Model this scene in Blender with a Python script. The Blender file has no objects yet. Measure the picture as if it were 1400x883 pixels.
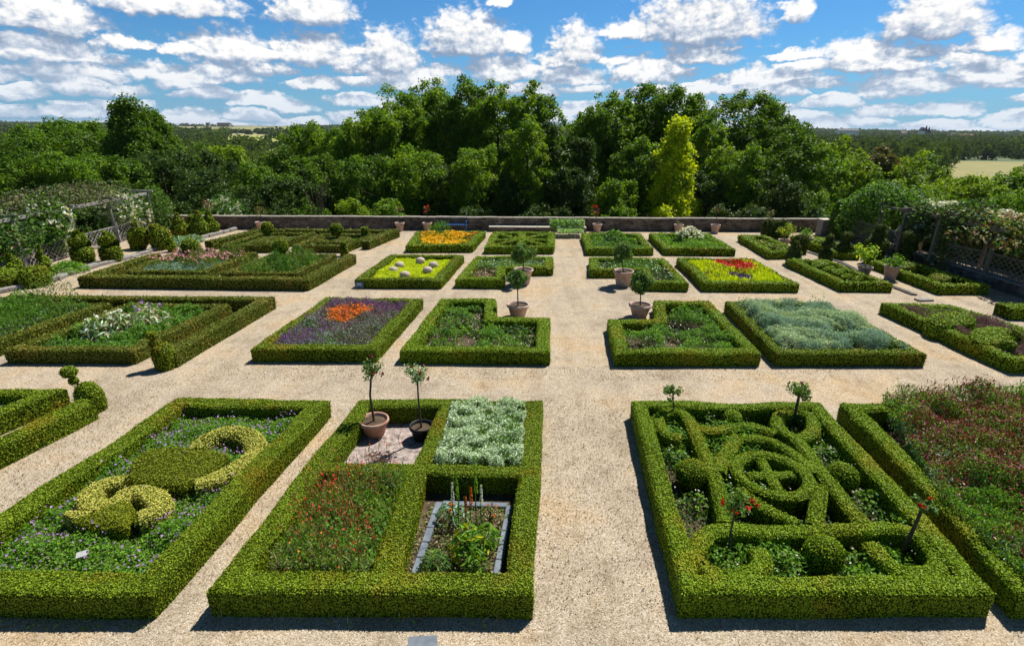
import bpy, math, random
import numpy as np
random.seed(11)
rng = np.random.default_rng(11)
SC = bpy.context.scene
COL = SC.collection
R = math.radians
# ---------------------------------------------------------------- camera
W, H, F, HY, ROLL, CH = 1400, 883, 740.0, 174.0, 0.009, 7.0
PITCH = math.atan((H / 2 - HY) / F)
FW = np.array([0, math.cos(PITCH), -math.sin(PITCH)])
_up = np.array([0, math.sin(PITCH), math.cos(PITCH)])
RT = math.cos(ROLL) * np.array([1., 0, 0]) + math.sin(ROLL) * _up
UP = -math.sin(ROLL) * np.array([1., 0, 0]) + math.cos(ROLL) * _up
CAM = np.array([0, 0, CH])

def ray(px, py):
    return FW + RT * ((px - W / 2) / F) - UP * ((py - H / 2) / F)

def at(px, py, z=0.0):
    """survey: the point of the plane at height z seen at this spot of the photograph"""
    d = ray(px, py)
    return CAM + d * ((z - CH) / d[2])

def atY(px, py, Y):
    d = ray(px, py)
    return CAM + d * (Y / d[1])

def ats(pts, z=0.0):
    return np.array([at(x, y, z)[:2] for x, y in pts])

cam = bpy.data.objects.new('camera', bpy.data.cameras.new('camera'))
COL.objects.link(cam)
from mathutils import Matrix, Vector
cam.matrix_world = Matrix(((RT[0], UP[0], -FW[0], 0), (RT[1], UP[1], -FW[1], 0), (RT[2], UP[2], -FW[2], CH), (0, 0, 0, 1)))
cam.data.sensor_width = 36
cam.data.sensor_fit = 'HORIZONTAL'
cam.data.lens = 36 * F / W
cam.data.clip_start = 0.1
cam.data.clip_end = 40000
SC.camera = cam
# ---------------------------------------------------------------- object helpers
def tag(o, label=None, cat=None, group=None, kind=None):
    if label: o['label'] = label
    if cat: o['category'] = cat
    if group: o['group'] = group
    if kind: o['kind'] = kind
    return o

def empty(name, loc, rz=0.0):
    o = bpy.data.objects.new(name, None)
    COL.objects.link(o)
    o.location = tuple(loc)
    o.rotation_euler = (0, 0, rz)
    o.empty_display_size = .2
    return o

def copy_tree(o, parent=None):
    c = o.copy()
    COL.objects.link(c)
    c.parent = parent
    for ch in [q for q in bpy.data.objects if q.parent == o]:
        copy_tree(ch, c)
    return c

class MB:
    """collects vertices and faces of one mesh"""
    def __init__(s):
        s.V, s.L, s.S, s.M, s.SM, s.n = [], [], [], [], [], 0
    def add(s, V, Fc, mi=0, smooth=False):
        V = np.asarray(V, float).reshape(-1, 3)
        if isinstance(Fc, np.ndarray):
            m, k = Fc.shape
            s.L.append((Fc + s.n).ravel()); s.S.append(np.full(m, k))
        else:
            m = len(Fc)
            s.L.append(np.array([i + s.n for f in Fc for i in f])); s.S.append(np.array([len(f) for f in Fc]))
        s.M.append(np.full(m, mi)); s.SM.append(np.full(m, smooth))
        s.V.append(V); s.n += len(V)
        return s
    def build(s, name, mats, parent=None, loc=None):
        me = bpy.data.meshes.new(name)
        V = np.concatenate(s.V)
        if loc is not None: V = V - np.asarray(loc)
        L = np.concatenate(s.L).astype(np.int32); S = np.concatenate(s.S).astype(np.int32)
        me.vertices.add(len(V)); me.vertices.foreach_set('co', V.astype(np.float32).ravel())
        me.loops.add(len(L)); me.loops.foreach_set('vertex_index', L)
        me.polygons.add(len(S))
        st = np.zeros(len(S), np.int32); st[1:] = np.cumsum(S)[:-1]
        me.polygons.foreach_set('loop_start', st)
        me.polygons.foreach_set('material_index', np.concatenate(s.M).astype(np.int32))
        me.polygons.foreach_set('use_smooth', np.concatenate(s.SM).astype(bool))
        for m in (mats if isinstance(mats, (list, tuple)) else [mats]): me.materials.append(m)
        me.update(calc_edges=True)
        o = bpy.data.objects.new(name, me)
        COL.objects.link(o)
        if loc is not None and parent is None: o.location = tuple(loc)
        if parent is not None: o.parent = parent
        return o

def nz(v):
    return v / (np.linalg.norm(v, axis=-1, keepdims=True) + 1e-9)

_WK = [(nz(rng.normal(size=(7, 3))) * rng.uniform(.6, 1.7, (7, 1)), rng.uniform(0, 6.28, 7)) for _ in range(3)]
def wob(P, f):
    """smooth pseudo-noise vector field"""
    P = np.asarray(P, float)
    return np.stack([np.sin((P * f) @ k.T + ph).sum(1) / 3.2 for k, ph in _WK], 1)

def wob1(X, f, k=0):
    X = np.asarray(X, float)
    P = np.concatenate([X[:, :2], np.zeros((len(X), 1))], 1)
    return wob(P, f)[:, k]

def tube(mb, pts, rad, n=8, mi=0, cap=True):
    pts = np.asarray(pts, float); rad = np.broadcast_to(rad, (len(pts),))
    ax = nz(pts[-1] - pts[0])
    ref = np.array([1., 0, 0]) if abs(ax[0]) < .8 else np.array([0, 1., 0])
    V = []
    for i in range(len(pts)):
        d = pts[min(i + 1, len(pts) - 1)] - pts[max(i - 1, 0)]
        d = d / (np.linalg.norm(d) + 1e-9)
        u = np.cross(d, ref); u /= np.linalg.norm(u); v = np.cross(d, u)
        a = np.arange(n) * 2 * math.pi / n
        V.append(pts[i] + rad[i] * (np.cos(a)[:, None] * u + np.sin(a)[:, None] * v))
    V = np.concatenate(V)
    Fq = [(i * n + j, i * n + (j + 1) % n, (i + 1) * n + (j + 1) % n, (i + 1) * n + j) for i in range(len(pts) - 1) for j in range(n)]
    mb.add(V, np.array(Fq), mi, True)
    if cap:
        mb.add(V[-n:], [tuple(range(n))], mi); mb.add(V[:n], [tuple(range(n))[::-1]], mi)

def lathe(mb, prof, c, n=20, mi=0, smooth=True, amp=0., f=6., sx=1., sy=1.):
    """prof: list of (radius, z), bottom to top; returns V, F for leaf sampling"""
    prof = np.asarray(prof, float); c = np.asarray(c, float)
    a = np.arange(n) * 2 * math.pi / n
    V = np.concatenate([np.stack([r * sx * np.cos(a), r * sy * np.sin(a), np.full(n, z)], 1) for r, z in prof]) + c
    if amp: V = V + wob(V, f) * amp
    m = len(prof)
    Fq = np.array([(i * n + j, i * n + (j + 1) % n, (i + 1) * n + (j + 1) % n, (i + 1) * n + j) for i in range(m - 1) for j in range(n)])
    mb.add(V, Fq, mi, smooth)
    return V, Fq

def box(mb, c, size, rz=0., mi=0, bev=0.):
    x, y, z = [q / 2 for q in size]
    cr, sr = math.cos(rz), math.sin(rz)
    if bev:
        b = bev
        ring = lambda dx, dy, zz: [(-dx, -dy, zz), (dx, -dy, zz), (dx, dy, zz), (-dx, dy, zz)]
        P = ring(x - b, y - b, -z) + ring(x, y, -z + b) + ring(x, y, z - b) + ring(x - b, y - b, z)
        Fc = [(3, 2, 1, 0), (12, 13, 14, 15)] + [(4 * l + i, 4 * l + (i + 1) % 4, 4 * l + 4 + (i + 1) % 4, 4 * l + 4 + i) for l in range(3) for i in range(4)]
    else:
        P = [(sx * x, sy * y, sz * z) for sz in (-1, 1) for sx, sy in ((-1, -1), (1, -1), (1, 1), (-1, 1))]
        Fc = [(3, 2, 1, 0), (4, 5, 6, 7)] + [(i, (i + 1) % 4, 4 + (i + 1) % 4, 4 + i) for i in range(4)]
    P = np.array(P)
    P = np.stack([P[:, 0] * cr - P[:, 1] * sr, P[:, 0] * sr + P[:, 1] * cr, P[:, 2]], 1) + np.asarray(c)
    mb.add(P, Fc, mi)

def bar(mb, a, b, w, h, mi=0):
    """square timber from a to b"""
    a = np.asarray(a, float); b = np.asarray(b, float)
    d = nz(b - a); ref = np.array([0, 0, 1.]) if abs(d[2]) < .9 else np.array([0, 1., 0])
    u = nz(np.cross(d, ref)) * w / 2; v = nz(np.cross(u, d)) * h / 2
    P = [a - u - v, a + u - v, a + u + v, a - u + v, b - u - v, b + u - v, b + u + v, b - u + v]
    mb.add(np.array(P), [(0, 1, 2, 3), (7, 6, 5, 4)] + [(i, i + 4, (i + 1) % 4 + 4, (i + 1) % 4) for i in range(4)], mi)

def cards(mb, P, N, L, Wd, mi=0, up=0.):
    """diamond leaves: centre P, facing N, length L, width Wd"""
    n = len(P)
    if n == 0: return
    L = np.broadcast_to(L, (n,))[:, None]; Wd = np.broadcast_to(Wd, (n,))[:, None]
    a = nz(np.cross(N, rng.normal(size=(n, 3))))
    if up: a = nz(a * (1 - up) + np.array([0, 0, 1.]) * up)
    b = nz(np.cross(N, a)); nn = np.cross(a, b)
    V = np.empty((n, 4, 3))
    V[:, 0] = P - a * L / 2; V[:, 2] = P + a * L / 2 - nn * L * .1
    V[:, 1] = P + b * Wd / 2 + nn * L * .06; V[:, 3] = P - b * Wd / 2 + nn * L * .06
    mb.add(V.reshape(-1, 3), np.arange(4 * n).reshape(n, 4), mi)

def sample(V, Fq, densf, back=.35):
    """points and normals on quads; densf(distance) = points per square metre"""
    T = np.concatenate([Fq[:, [0, 1, 2]], Fq[:, [0, 2, 3]]]) if Fq.shape[1] == 4 else Fq
    A, B, C = V[T[:, 0]], V[T[:, 1]], V[T[:, 2]]
    N = np.cross(B - A, C - A); ar = np.linalg.norm(N, axis=1) / 2
    N = N / (2 * ar[:, None] + 1e-12)
    M = (A + B + C) / 3
    dist = np.linalg.norm(M - CAM, axis=1)
    fac = np.where(((CAM - M) * N).sum(1) > -.15 * dist, 1., back)
    k = ar * densf(dist) * fac
    k = np.floor(k + rng.random(len(k))).astype(int)
    i = np.repeat(np.arange(len(T)), k)
    u, v = rng.random(len(i)), rng.random(len(i))
    fl = u + v > 1; u[fl], v[fl] = 1 - u[fl], 1 - v[fl]
    return A[i] + (B - A)[i] * u[:, None] + (C - A)[i] * v[:, None], N[i], dist[i]

SMIN, SK = .031, .0024
def leafsize(d): return np.maximum(SMIN, SK * d)

def leafcoat(mb, V, Fq, mi=1, cover=1.7, jit=.5, off=.32, asp=.62, sc=1.):
    ls = lambda d: leafsize(d) * sc
    P, N, d = sample(V, Fq, lambda dd: cover / (.5 * asp * ls(dd) ** 2))
    thin = np.where(N[:, 2] > .5, 1., .72) * (1 - .45 * np.clip(wob(P, 1.7)[:, 0] * 2.5 - .5, 0, 1))  # sides thinned so the dark core darkens them like shade; random thin spots besides
    kp = rng.random(len(d)) < thin; P, N, d = P[kp], N[kp], d[kp]
    s = ls(d) * rng.uniform(.7, 1.3, len(d))
    P = P + N * (s * np.where(rng.random(len(d)) < .06, rng.uniform(.4, 1.1, len(d)), rng.uniform(-off, off * 1.4, len(d))))[:, None]
    cards(mb, P, nz(N + rng.normal(size=N.shape) * (jit * np.where(N[:, 2] > .5, 1., np.where(rng.random(len(N)) < .12, 1.3, .42)))[:, None]), s, s * asp, mi)

# ---------------------------------------------------------------- hedges
def resample(path, closed, step):
    path = np.asarray(path, float)
    n = len(path); out = []; nrm = []
    seg = range(n if closed else n - 1)
    d = [nz(path[(i + 1) % n] - path[i]) for i in seg]
    for i in seg:
        a, b = path[i], path[(i + 1) % n]
        m = max(1, int(math.ceil(np.linalg.norm(b - a) / step)))
        for j in range(m):
            out.append(a + (b - a) * j / m)
            if j == 0 and (closed or i > 0):
                d0 = d[i - 1]; n0 = np.array([d0[1], -d0[0]]); n1 = np.array([d[i][1], -d[i][0]])
                nrm.append((n0 + n1) / max(.35, 1 + n0 @ n1))
            else:
                nrm.append(np.array([d[i][1], -d[i][0]]))
    if not closed:
        out.append(path[-1]); nrm.append(np.array([d[-1][1], -d[-1][0]]))
    return np.array(out), np.array(nrm)

def smoothpath(pts, closed=False, n=6):
    """Catmull-Rom through the points"""
    pts = np.asarray(pts, float); m = len(pts); out = []
    for i in range(m if closed else m - 1):
        g = lambda k: pts[k % m] if closed else pts[min(max(k, 0), m - 1)]
        p0, p1, p2, p3 = g(i - 1), g(i), g(i + 1), g(i + 2)
        for j in range(n):
            t = j / n
            out.append(.5 * (2 * p1 + (p2 - p0) * t + (2 * p0 - 5 * p1 + 4 * p2 - p3) * t * t + (3 * p1 - p0 - 3 * p2 + p3) * t ** 3))
    if not closed: out.append(pts[-1])
    return np.array(out)

def sweep(mb, path, closed, w, t, bev=.045, step=.2, amp=.021, mi=0, z0=0., round_=False):
    P, N = resample(path, closed, step)
    n = len(P)
    wv = np.broadcast_to(np.asarray(w, float), (n,)) if np.ndim(w) == 0 else np.interp(np.linspace(0, 1, n), np.linspace(0, 1, len(w)), w)
    if round_:
        pr = [(-.95, 0), (-1, .5), (-.97, .82), (-.74, .97), (0, 1.), (.74, .97), (.97, .82), (1, .5), (.95, 0)]
        prof = [(wv * a, np.full(n, t * b)) for a, b in pr]
    else:
        e = bev
        prof = [(-wv * .97, np.zeros(n)), (-wv, np.full(n, t * .5)), (-wv, np.full(n, t - e)), (-wv + e, np.full(n, t)), (0 * wv, np.full(n, t)),
                (wv - e, np.full(n, t)), (wv, np.full(n, t - e)), (wv, np.full(n, t * .5)), (wv * .97, np.zeros(n))]
    k = len(prof)
    V = np.empty((n, k, 3))
    for j, (o, z) in enumerate(prof):
        V[:, j, :2] = P + N * o[:, None]; V[:, j, 2] = z + z0
    V = V.reshape(-1, 3)
    D = wob(V, 2.3) * amp + wob(V, 7.) * amp * .5
    D[:, 2] *= np.clip((V[:, 2] - z0) / t, 0, 1)
    V = V + D
    Fq = []
    for i in range(n if closed else n - 1):
        a, b = i * k, ((i + 1) % n) * k
        for j in range(k - 1): Fq.append((a + j, a + j + 1, b + j + 1, b + j))
    Fq = np.array(Fq)
    mb.add(V, Fq, mi)
    out = [(V, Fq)]
    if not closed:
        for base, rev in ((0, True), ((n - 1) * k, False)):
            c = V[base:base + k]
            # cap as quads between the two flanks so that leaves can sit on it
            h = k // 2
            idx = np.arange(k)
            q = [(j, j + 1, k - 2 - j, k - 1 - j) for j in range(h - 1)] + [(h - 1, h, h, h + 1)]
            q = np.array(q)
            q = q if rev else q[:, ::-1]
            q4 = q[:h - 1]
            mb.add(c, q4, mi); out.append((c, q4))
            t3 = [(h - 1, h, h + 1)] if rev else [(h + 1, h, h - 1)]
            mb.add(c, t3, mi)
    return out

def inset(poly, w):
    """move a closed outline inwards by w"""
    poly = np.asarray(poly, float); n = len(poly)
    area = .5 * sum(poly[i][0] * poly[(i + 1) % n][1] - poly[(i + 1) % n][0] * poly[i][1] for i in range(n))
    sg = 1 if area > 0 else -1
    out = []
    for i in range(n):
        d0 = nz(poly[i] - poly[i - 1]); d1 = nz(poly[(i + 1) % n] - poly[i])
        n0 = np.array([-d0[1], d0[0]]) * sg; n1 = np.array([-d1[1], d1[0]]) * sg
        out.append(poly[i] + (n0 + n1) / (1 + n0 @ n1) * w)
    return np.array(out)

def mound(mb, outline, t, mi=0, amp=.02, flat=.9, z0=0.):
    """solid clipped block over an outline, slightly domed"""
    o = np.asarray(outline, float); c = o.mean(0); n = len(o)
    rings = [(.95, 0), (1., t * .4), (1., t * (flat - .14)), (.93, t * .94), (.75, t * 1.05), (.45, t * 1.12), (.2, t * 1.15), (.02, t * 1.15)]
    V = np.concatenate([np.concatenate([c + (o - c) * s, np.full((n, 1), z + z0)], 1) for s, z in rings])
    V = V + wob(V, 3.) * amp
    a = .5 * sum(o[i][0] * o[(i + 1) % n][1] - o[(i + 1) % n][0] * o[i][1] for i in range(n))
    Fq = np.array([(i * n + j, i * n + (j + 1) % n, (i + 1) * n + (j + 1) % n, (i + 1) * n + j) for i in range(len(rings) - 1) for j in range(n)])
    if a < 0: Fq = Fq[:, ::-1]
    mb.add(V, Fq, mi)
    return [(V, Fq)]

def hedge(name, label, parts, mats, cat='hedge', group=None, cover=1.7, jit=.5, sc=1., parent=None):
    """parts: list of functions(mb) -> list of (V, F)"""
    mb = MB(); surf = []
    for p in parts: surf += p(mb)
    for V, Fq in surf: leafcoat(mb, V, Fq, 1, cover, jit, sc=sc)
    allv = np.concatenate([v for v, _ in surf])
    o = mb.build(name, mats, parent, loc=None if parent is not None else (allv[:, 0].mean(), allv[:, 1].mean(), 0.))
    if parent is None: tag(o, label, cat, group)
    return o

SOIL = []          # inner outlines of every bed
def frame(label, pts, t=.46, w=.42, mats=None, extra=(), soil=True, group='clipped box hedge frames round the beds', px=True):
    """a hedge frame round a bed; pts = its outer top corners"""
    poly = ats(pts, t) if px else np.asarray(pts)
    cl = inset(poly, w / 2)
    parts = [lambda mb: sweep(mb, cl, True, w / 2, t)]
    for e in extra:
        q = ats(e[0], t)
        parts.append(lambda mb, q=q, e=e: sweep(mb, q, False, (e[1] if len(e) > 1 else w) / 2, t - .006))
    o = hedge('box_hedge', label, parts, mats or [M['box_core'], M['box_leaf']], group=group)
    inner = inset(poly, w * .8)
    if soil: SOIL.append(inner)
    return inset(poly, w)

# ---------------------------------------------------------------- planting
def inpoly(P, poly):
    x, y = P[:, 0], P[:, 1]; ins = np.zeros(len(P), bool); n = len(poly)
    for i in range(n):
        x0, y0 = poly[i]; x1, y1 = poly[(i + 1) % n]
        c = (y0 > y) != (y1 > y)
        with np.errstate(divide='ignore', invalid='ignore'):
            ins ^= c & (x < (x1 - x0) * (y - y0) / (y1 - y0) + x0)
    return ins

def scatter(poly, n):
    poly = np.asarray(poly); lo, hi = poly.min(0), poly.max(0)
    out = np.empty((0, 2))
    while len(out) < n:
        P = rng.uniform(lo, hi, (max(200, n * 2), 2)); out = np.concatenate([out, P[inpoly(P, poly)]])
    return out[:n]

def polyarea(p):
    p = np.asarray(p); x, y = p[:, 0], p[:, 1]
    return abs(.5 * (x @ np.roll(y, -1) - y @ np.roll(x, -1)))

def patch(name, label, poly, layers, cat='plants', tagit=True, parent=None, mb=None):
    """stand of plants over an outline. layer = dict(m=material, h=height, s=leaf size, cover, up, asp, lo, mask, clump)"""
    own = mb is None
    mb = mb or MB(); mats = []
    A = polyarea(poly); dist = np.linalg.norm(np.append(np.mean(poly, 0), 0) - CAM)
    for ly in layers:
        s = max(ly.get('s', .06), dist * ly.get('k', .003)); asp = ly.get('asp', .6)
        n = int(A * ly.get('cover', 2.) / (.5 * asp * s * s) * ly.get('share', 1.))
        if n < 1: continue
        P = scatter(poly, n)
        if 'mask' in ly:
            P = P[ly['mask'](P)]
        if not len(P): continue
        n = len(P)
        hh = ly['h'] * (1 + ly.get('var', .3) * wob1(P, ly.get('f', 2.5), 0) * .8 + ly.get('var', .3) * .6 * wob1(P, ly.get('f', 2.5) * 3, 1))
        if ly.get('dome'):
            de = np.full(n, 9.)
            for q0, q1 in zip(poly, np.roll(poly, -1, 0)):
                dv = np.asarray(q1) - q0; tt = np.clip(((P - q0) @ dv) / (dv @ dv), 0, 1); de = np.minimum(de, np.linalg.norm(P - q0 - tt[:, None] * dv, axis=1))
            hh = hh * np.clip(.35 + de / ly['dome'] + .25 * wob1(P, 9.), .3, 1) ** .7
        lo = ly.get('lo', .3)
        z = hh * (lo + (1 - lo) * np.sqrt(rng.random(n))) + ly.get('z0', 0.)
        z = np.maximum(z, .02)
        Q = np.concatenate([P, z[:, None]], 1)
        j = ly.get('jit', .8)
        N = nz(np.array([0, 0, 1.]) * (1 - ly.get('up', 0.)) + rng.normal(size=(n, 3)) * j)
        sz = s * rng.uniform(.7, 1.35, n)
        if ly['m'] not in mats: mats.append(ly['m'])
        cards(mb, Q, N, sz, sz * asp, mats.index(ly['m']), ly.get('up', 0.))
    if not own: return mats
    c = np.mean(poly, 0)
    o = mb.build(name, mats, parent, loc=None if parent is not None else (c[0], c[1], 0))
    if tagit: tag(o, label, cat, None, 'stuff')
    return o

def ell(px, py, rx, ry, z=.3):
    """mask: ellipse on the ground round a surveyed point (radii in photo pixels)"""
    c = at(px, py, z)[:2]; a = at(px + rx, py, z)[:2]; b = at(px, py - ry, z)[:2]
    ra = abs(a[0] - c[0]); rb = abs(b[1] - c[1])
    def f(P):
        q = P - c
        return (q[:, 0] / ra) ** 2 + (q[:, 1] / rb) ** 2 < 1 + .35 * wob1(P, 5.) + rng.normal(size=len(P)) * .25
    return f
def noisemask(f, th, k=0):
    return lambda P: wob1(P, f, k) + rng.normal(size=len(P)) * .16 > th
def both(a, b): return lambda P: a(P) & b(P)
def neg(a): return lambda P: ~a(P)
# ---------------------------------------------------------------- materials
M = {}
def newmat(name):
    m = bpy.data.materials.new(name); m.use_nodes = True
    nt = m.node_tree; nt.nodes.clear()
    out = nt.nodes.new('ShaderNodeOutputMaterial')
    return m, nt, out
def node(nt, typ, **kw):
    n = nt.nodes.new(typ)
    for k, v in kw.items():
        if k.startswith('i_'):
            n.inputs[k[2:].replace('_', ' ')].default_value = v
        elif k.startswith('n_'):
            n.inputs[int(k[2:])].default_value = v
        else: setattr(n, k, v)
    return n
def rgb(c): return (c[0], c[1], c[2], 1.)
def ramp(nt, stops, fac=None, interp='LINEAR'):
    r = nt.nodes.new('ShaderNodeValToRGB'); r.color_ramp.interpolation = interp
    el = r.color_ramp.elements
    while len(el) > 1: el.remove(el[-1])
    for i, (p, c) in enumerate(stops):
        e = el[0] if i == 0 else el.new(p)
        e.position = p; e.color = rgb(c) if len(c) == 3 else c
    if fac is not None: nt.links.new(fac, r.inputs['Fac'])
    return r
def mixc(nt, a, b, fac, mode='MIX'):
    n = nt.nodes.new('ShaderNodeMix'); n.data_type = 'RGBA'; n.blend_type = mode
    for s, v in ((n.inputs[6], a), (n.inputs[7], b), (n.inputs[0], fac)):
        if isinstance(v, bpy.types.NodeSocket): nt.links.new(v, s)
        elif isinstance(v, (tuple, list)): s.default_value = rgb(v)
        else: s.default_value = v
    return n.outputs[2]

def leafmat(name, dark, light, trans=.32, patch_=None, rough=.5, spec=.2, big=None):
    """leaves that differ one from the next; patch_ = (colour, scale, share) for browned or young zones"""
    m, nt, out = newmat(name)
    g = node(nt, 'ShaderNodeNewGeometry')
    mid = [(a + b) / 2 for a, b in zip(dark, light)]
    c = ramp(nt, [(0, dark), (.55, mid), (1, light)], g.outputs['Random Per Island']).outputs['Color']
    if patch_:
        t = node(nt, 'ShaderNodeTexNoise', i_Scale=patch_[1], i_Detail=3., i_Roughness=.6)
        nt.links.new(g.outputs['Position'], t.inputs['Vector'])
        r = ramp(nt, [(.62 - .3 * patch_[2], (0, 0, 0)), (.75 - .2 * patch_[2], (1, 1, 1))], t.outputs['Fac'])
        mu = node(nt, 'ShaderNodeMath', operation='MULTIPLY', n_1=.75)
        nt.links.new(r.outputs['Color'], mu.inputs[0])
        c = mixc(nt, c, patch_[0], mu.outputs[0])
    p = node(nt, 'ShaderNodeBsdfPrincipled', i_Roughness=rough)
    p.inputs['Specular IOR Level'].default_value = spec
    nt.links.new(c, p.inputs['Base Color'])
    tr = node(nt, 'ShaderNodeBsdfTranslucent')
    c2 = mixc(nt, c, (1.35, 1.3, .5), 1., 'MULTIPLY')
    nt.links.new(c2, tr.inputs['Color'])
    mx = node(nt, 'ShaderNodeMixShader'); mx.inputs[0].default_value = trans
    nt.links.new(p.outputs[0], mx.inputs[1]); nt.links.new(tr.outputs[0], mx.inputs[2])
    nt.links.new(mx.outputs[0], out.inputs[0])
    M[name] = m
    return m

def solid(name, c1, c2=None, scale=8., rough=.85, bump=0., bscale=None, spec=.2, detail=6., metal=0.):
    m, nt, out = newmat(name)
    g = node(nt, 'ShaderNodeNewGeometry')
    p = node(nt, 'ShaderNodeBsdfPrincipled', i_Roughness=rough, i_Metallic=metal)
    p.inputs['Specular IOR Level'].default_value = spec
    if c2:
        t = node(nt, 'ShaderNodeTexNoise', i_Scale=scale, i_Detail=detail, i_Roughness=.65)
        nt.links.new(g.outputs['Position'], t.inputs['Vector'])
        r = ramp(nt, [(.3, c1), (.7, c2)], t.outputs['Fac'])
        nt.links.new(r.outputs['Color'], p.inputs['Base Color'])
    else: p.inputs['Base Color'].default_value = rgb(c1)
    if bump:
        t2 = node(nt, 'ShaderNodeTexNoise', i_Scale=bscale or scale * 3, i_Detail=5., i_Roughness=.7)
        nt.links.new(g.outputs['Position'], t2.inputs['Vector'])
        b = node(nt, 'ShaderNodeBump', i_Strength=bump, i_Distance=.03)
        nt.links.new(t2.outputs['Fac'], b.inputs['Height']); nt.links.new(b.outputs[0], p.inputs['Normal'])
    nt.links.new(p.outputs[0], out.inputs[0])
    M[name] = m
    return m

# leaves and petals
leafmat('box_leaf', (.105, .175, .005), (.275, .37, .011), .12, ((.31, .23, .010), .9, .34))
leafmat('box_leaf_bright', (.13, .23, .005), (.315, .455, .012), .13, ((.37, .33, .010), .7, .28))
leafmat('box_leaf_dull', (.085, .115, .010), (.215, .245, .022), .12, ((.28, .22, .035), 1.1, .4))
leafmat('box_leaf_gold', (.38, .39, .05), (.74, .70, .17), .2)
leafmat('box_leaf_olive', (.13, .165, .006), (.30, .335, .012), .13)
leafmat('yew_leaf', (.04, .065, .015), (.11, .15, .03), .25)
leafmat('green_leaf', (.06, .16, .02), (.17, .34, .045), .38)
leafmat('fresh_leaf', (.12, .28, .02), (.28, .50, .045), .42)
leafmat('dark_leaf', (.03, .08, .018), (.09, .18, .04), .3)
leafmat('lime_leaf', (.42, .54, .01), (.72, .80, .03), .4)
leafmat('grey_leaf', (.36, .48, .33), (.68, .80, .58), .25)
leafmat('sage_leaf', (.19, .32, .28), (.42, .58, .48), .22)
leafmat('santolina_bloom', (.55, .56, .24), (.72, .70, .38), .2)
leafmat('olive_leaf', (.11, .18, .04), (.25, .34, .08), .34)
leafmat('yellow_leaf', (.42, .42, .01), (.6, .58, .03), .35)
leafmat('purple_leaf', (.16, .09, .13), (.32, .2, .26), .22)
leafmat('purple_petal', (.19, .09, .27), (.38, .2, .46), .25)
leafmat('violet_petal', (.30, .15, .42), (.50, .30, .60), .3)
leafmat('indigo_petal', (.05, .03, .16), (.12, .07, .26), .25)
leafmat('orange_petal', (.62, .13, .01), (.85, .26, .03), .25)
leafmat('yellow_petal', (.75, .42, .005), (.9, .62, .02), .25)
leafmat('red_petal', (.45, .012, .01), (.72, .04, .03), .2)
leafmat('wine_petal', (.13, .03, .03), (.28, .07, .06), .2)
leafmat('white_petal', (.7, .7, .62), (.85, .85, .8), .25)
leafmat('pink_petal', (.6, .2, .28), (.75, .4, .45), .25)
leafmat('faded_petal', (.42, .28, .20), (.66, .52, .42), .2)
leafmat('silver_leaf', (.17, .25, .14), (.38, .47, .30), .2)
leafmat('twig_leaf', (.09, .07, .045), (.19, .15, .09), .1)
leafmat('rust_stem', (.20, .10, .035), (.34, .20, .08), .15)
leafmat('dry_leaf', (.24, .19, .10), (.45, .37, .21), .2)
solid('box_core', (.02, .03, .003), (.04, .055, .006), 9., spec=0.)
solid('soil', (.045, .03, .018), (.12, .085, .055), 5., .95, .6, 25.)
solid('bark', (.05, .035, .022), (.12, .09, .06), 9., .9, .5)
solid('grey_timber', (.20, .185, .165), (.36, .335, .30), 6., .85, .3)
solid('weathered_timber', (.13, .105, .085), (.25, .21, .17), 6., .85, .3)
solid('terracotta', (.32, .15, .095), (.60, .38, .29), 4., .8, .3)
solid('pale_terracotta', (.34, .215, .165), (.62, .47, .39), 4., .8, .3)
solid('black_plastic', (.012, .012, .013), (.03, .03, .03), 5., .45)
solid('limestone', (.40, .36, .29), (.62, .57, .48), 5., .85, .3)
solid('coping_stone', (.15, .135, .115), (.34, .305, .255), 5., .9, .4)
solid('drain_dark', (.03, .03, .03), (.10, .095, .085), 6., .9, .3)
solid('round_stone', (.36, .28, .225), (.55, .46, .39), 9., .8, .3)
solid('slate', (.09, .11, .135), (.20, .23, .27), 4., .6, .2)
solid('grey_stone', (.15, .14, .13), (.32, .30, .27), 6., .85, .5)
solid('crushed_rock', (.10, .075, .065), (.60, .50, .45), 9., .9, .9, 40., detail=9.)
solid('blue_paint', (.03, .12, .33), (.05, .16, .42), 5., .5)
solid('plaque_blue', (.10, .16, .26), (.15, .22, .33), 6., .4)
solid('white_enamel', (.50, .50, .49), (.6, .6, .58), 6., .4)
solid('dark_metal', (.02, .02, .022), (.05, .05, .05), 6., .5)
solid('slate_roof', (.035, .04, .055), (.07, .075, .095), .1, .7)
solid('tile_roof', (.16, .085, .06), (.26, .14, .10), .1, .8)
solid('render_white', (.62, .60, .56), (.74, .72, .68), .1, .9)
solid('window_dark', (.02, .025, .03), (.04, .045, .05), 1., .3)
solid('turbine_white', (.7, .72, .74), (.78, .78, .78), 1., .5)

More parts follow.
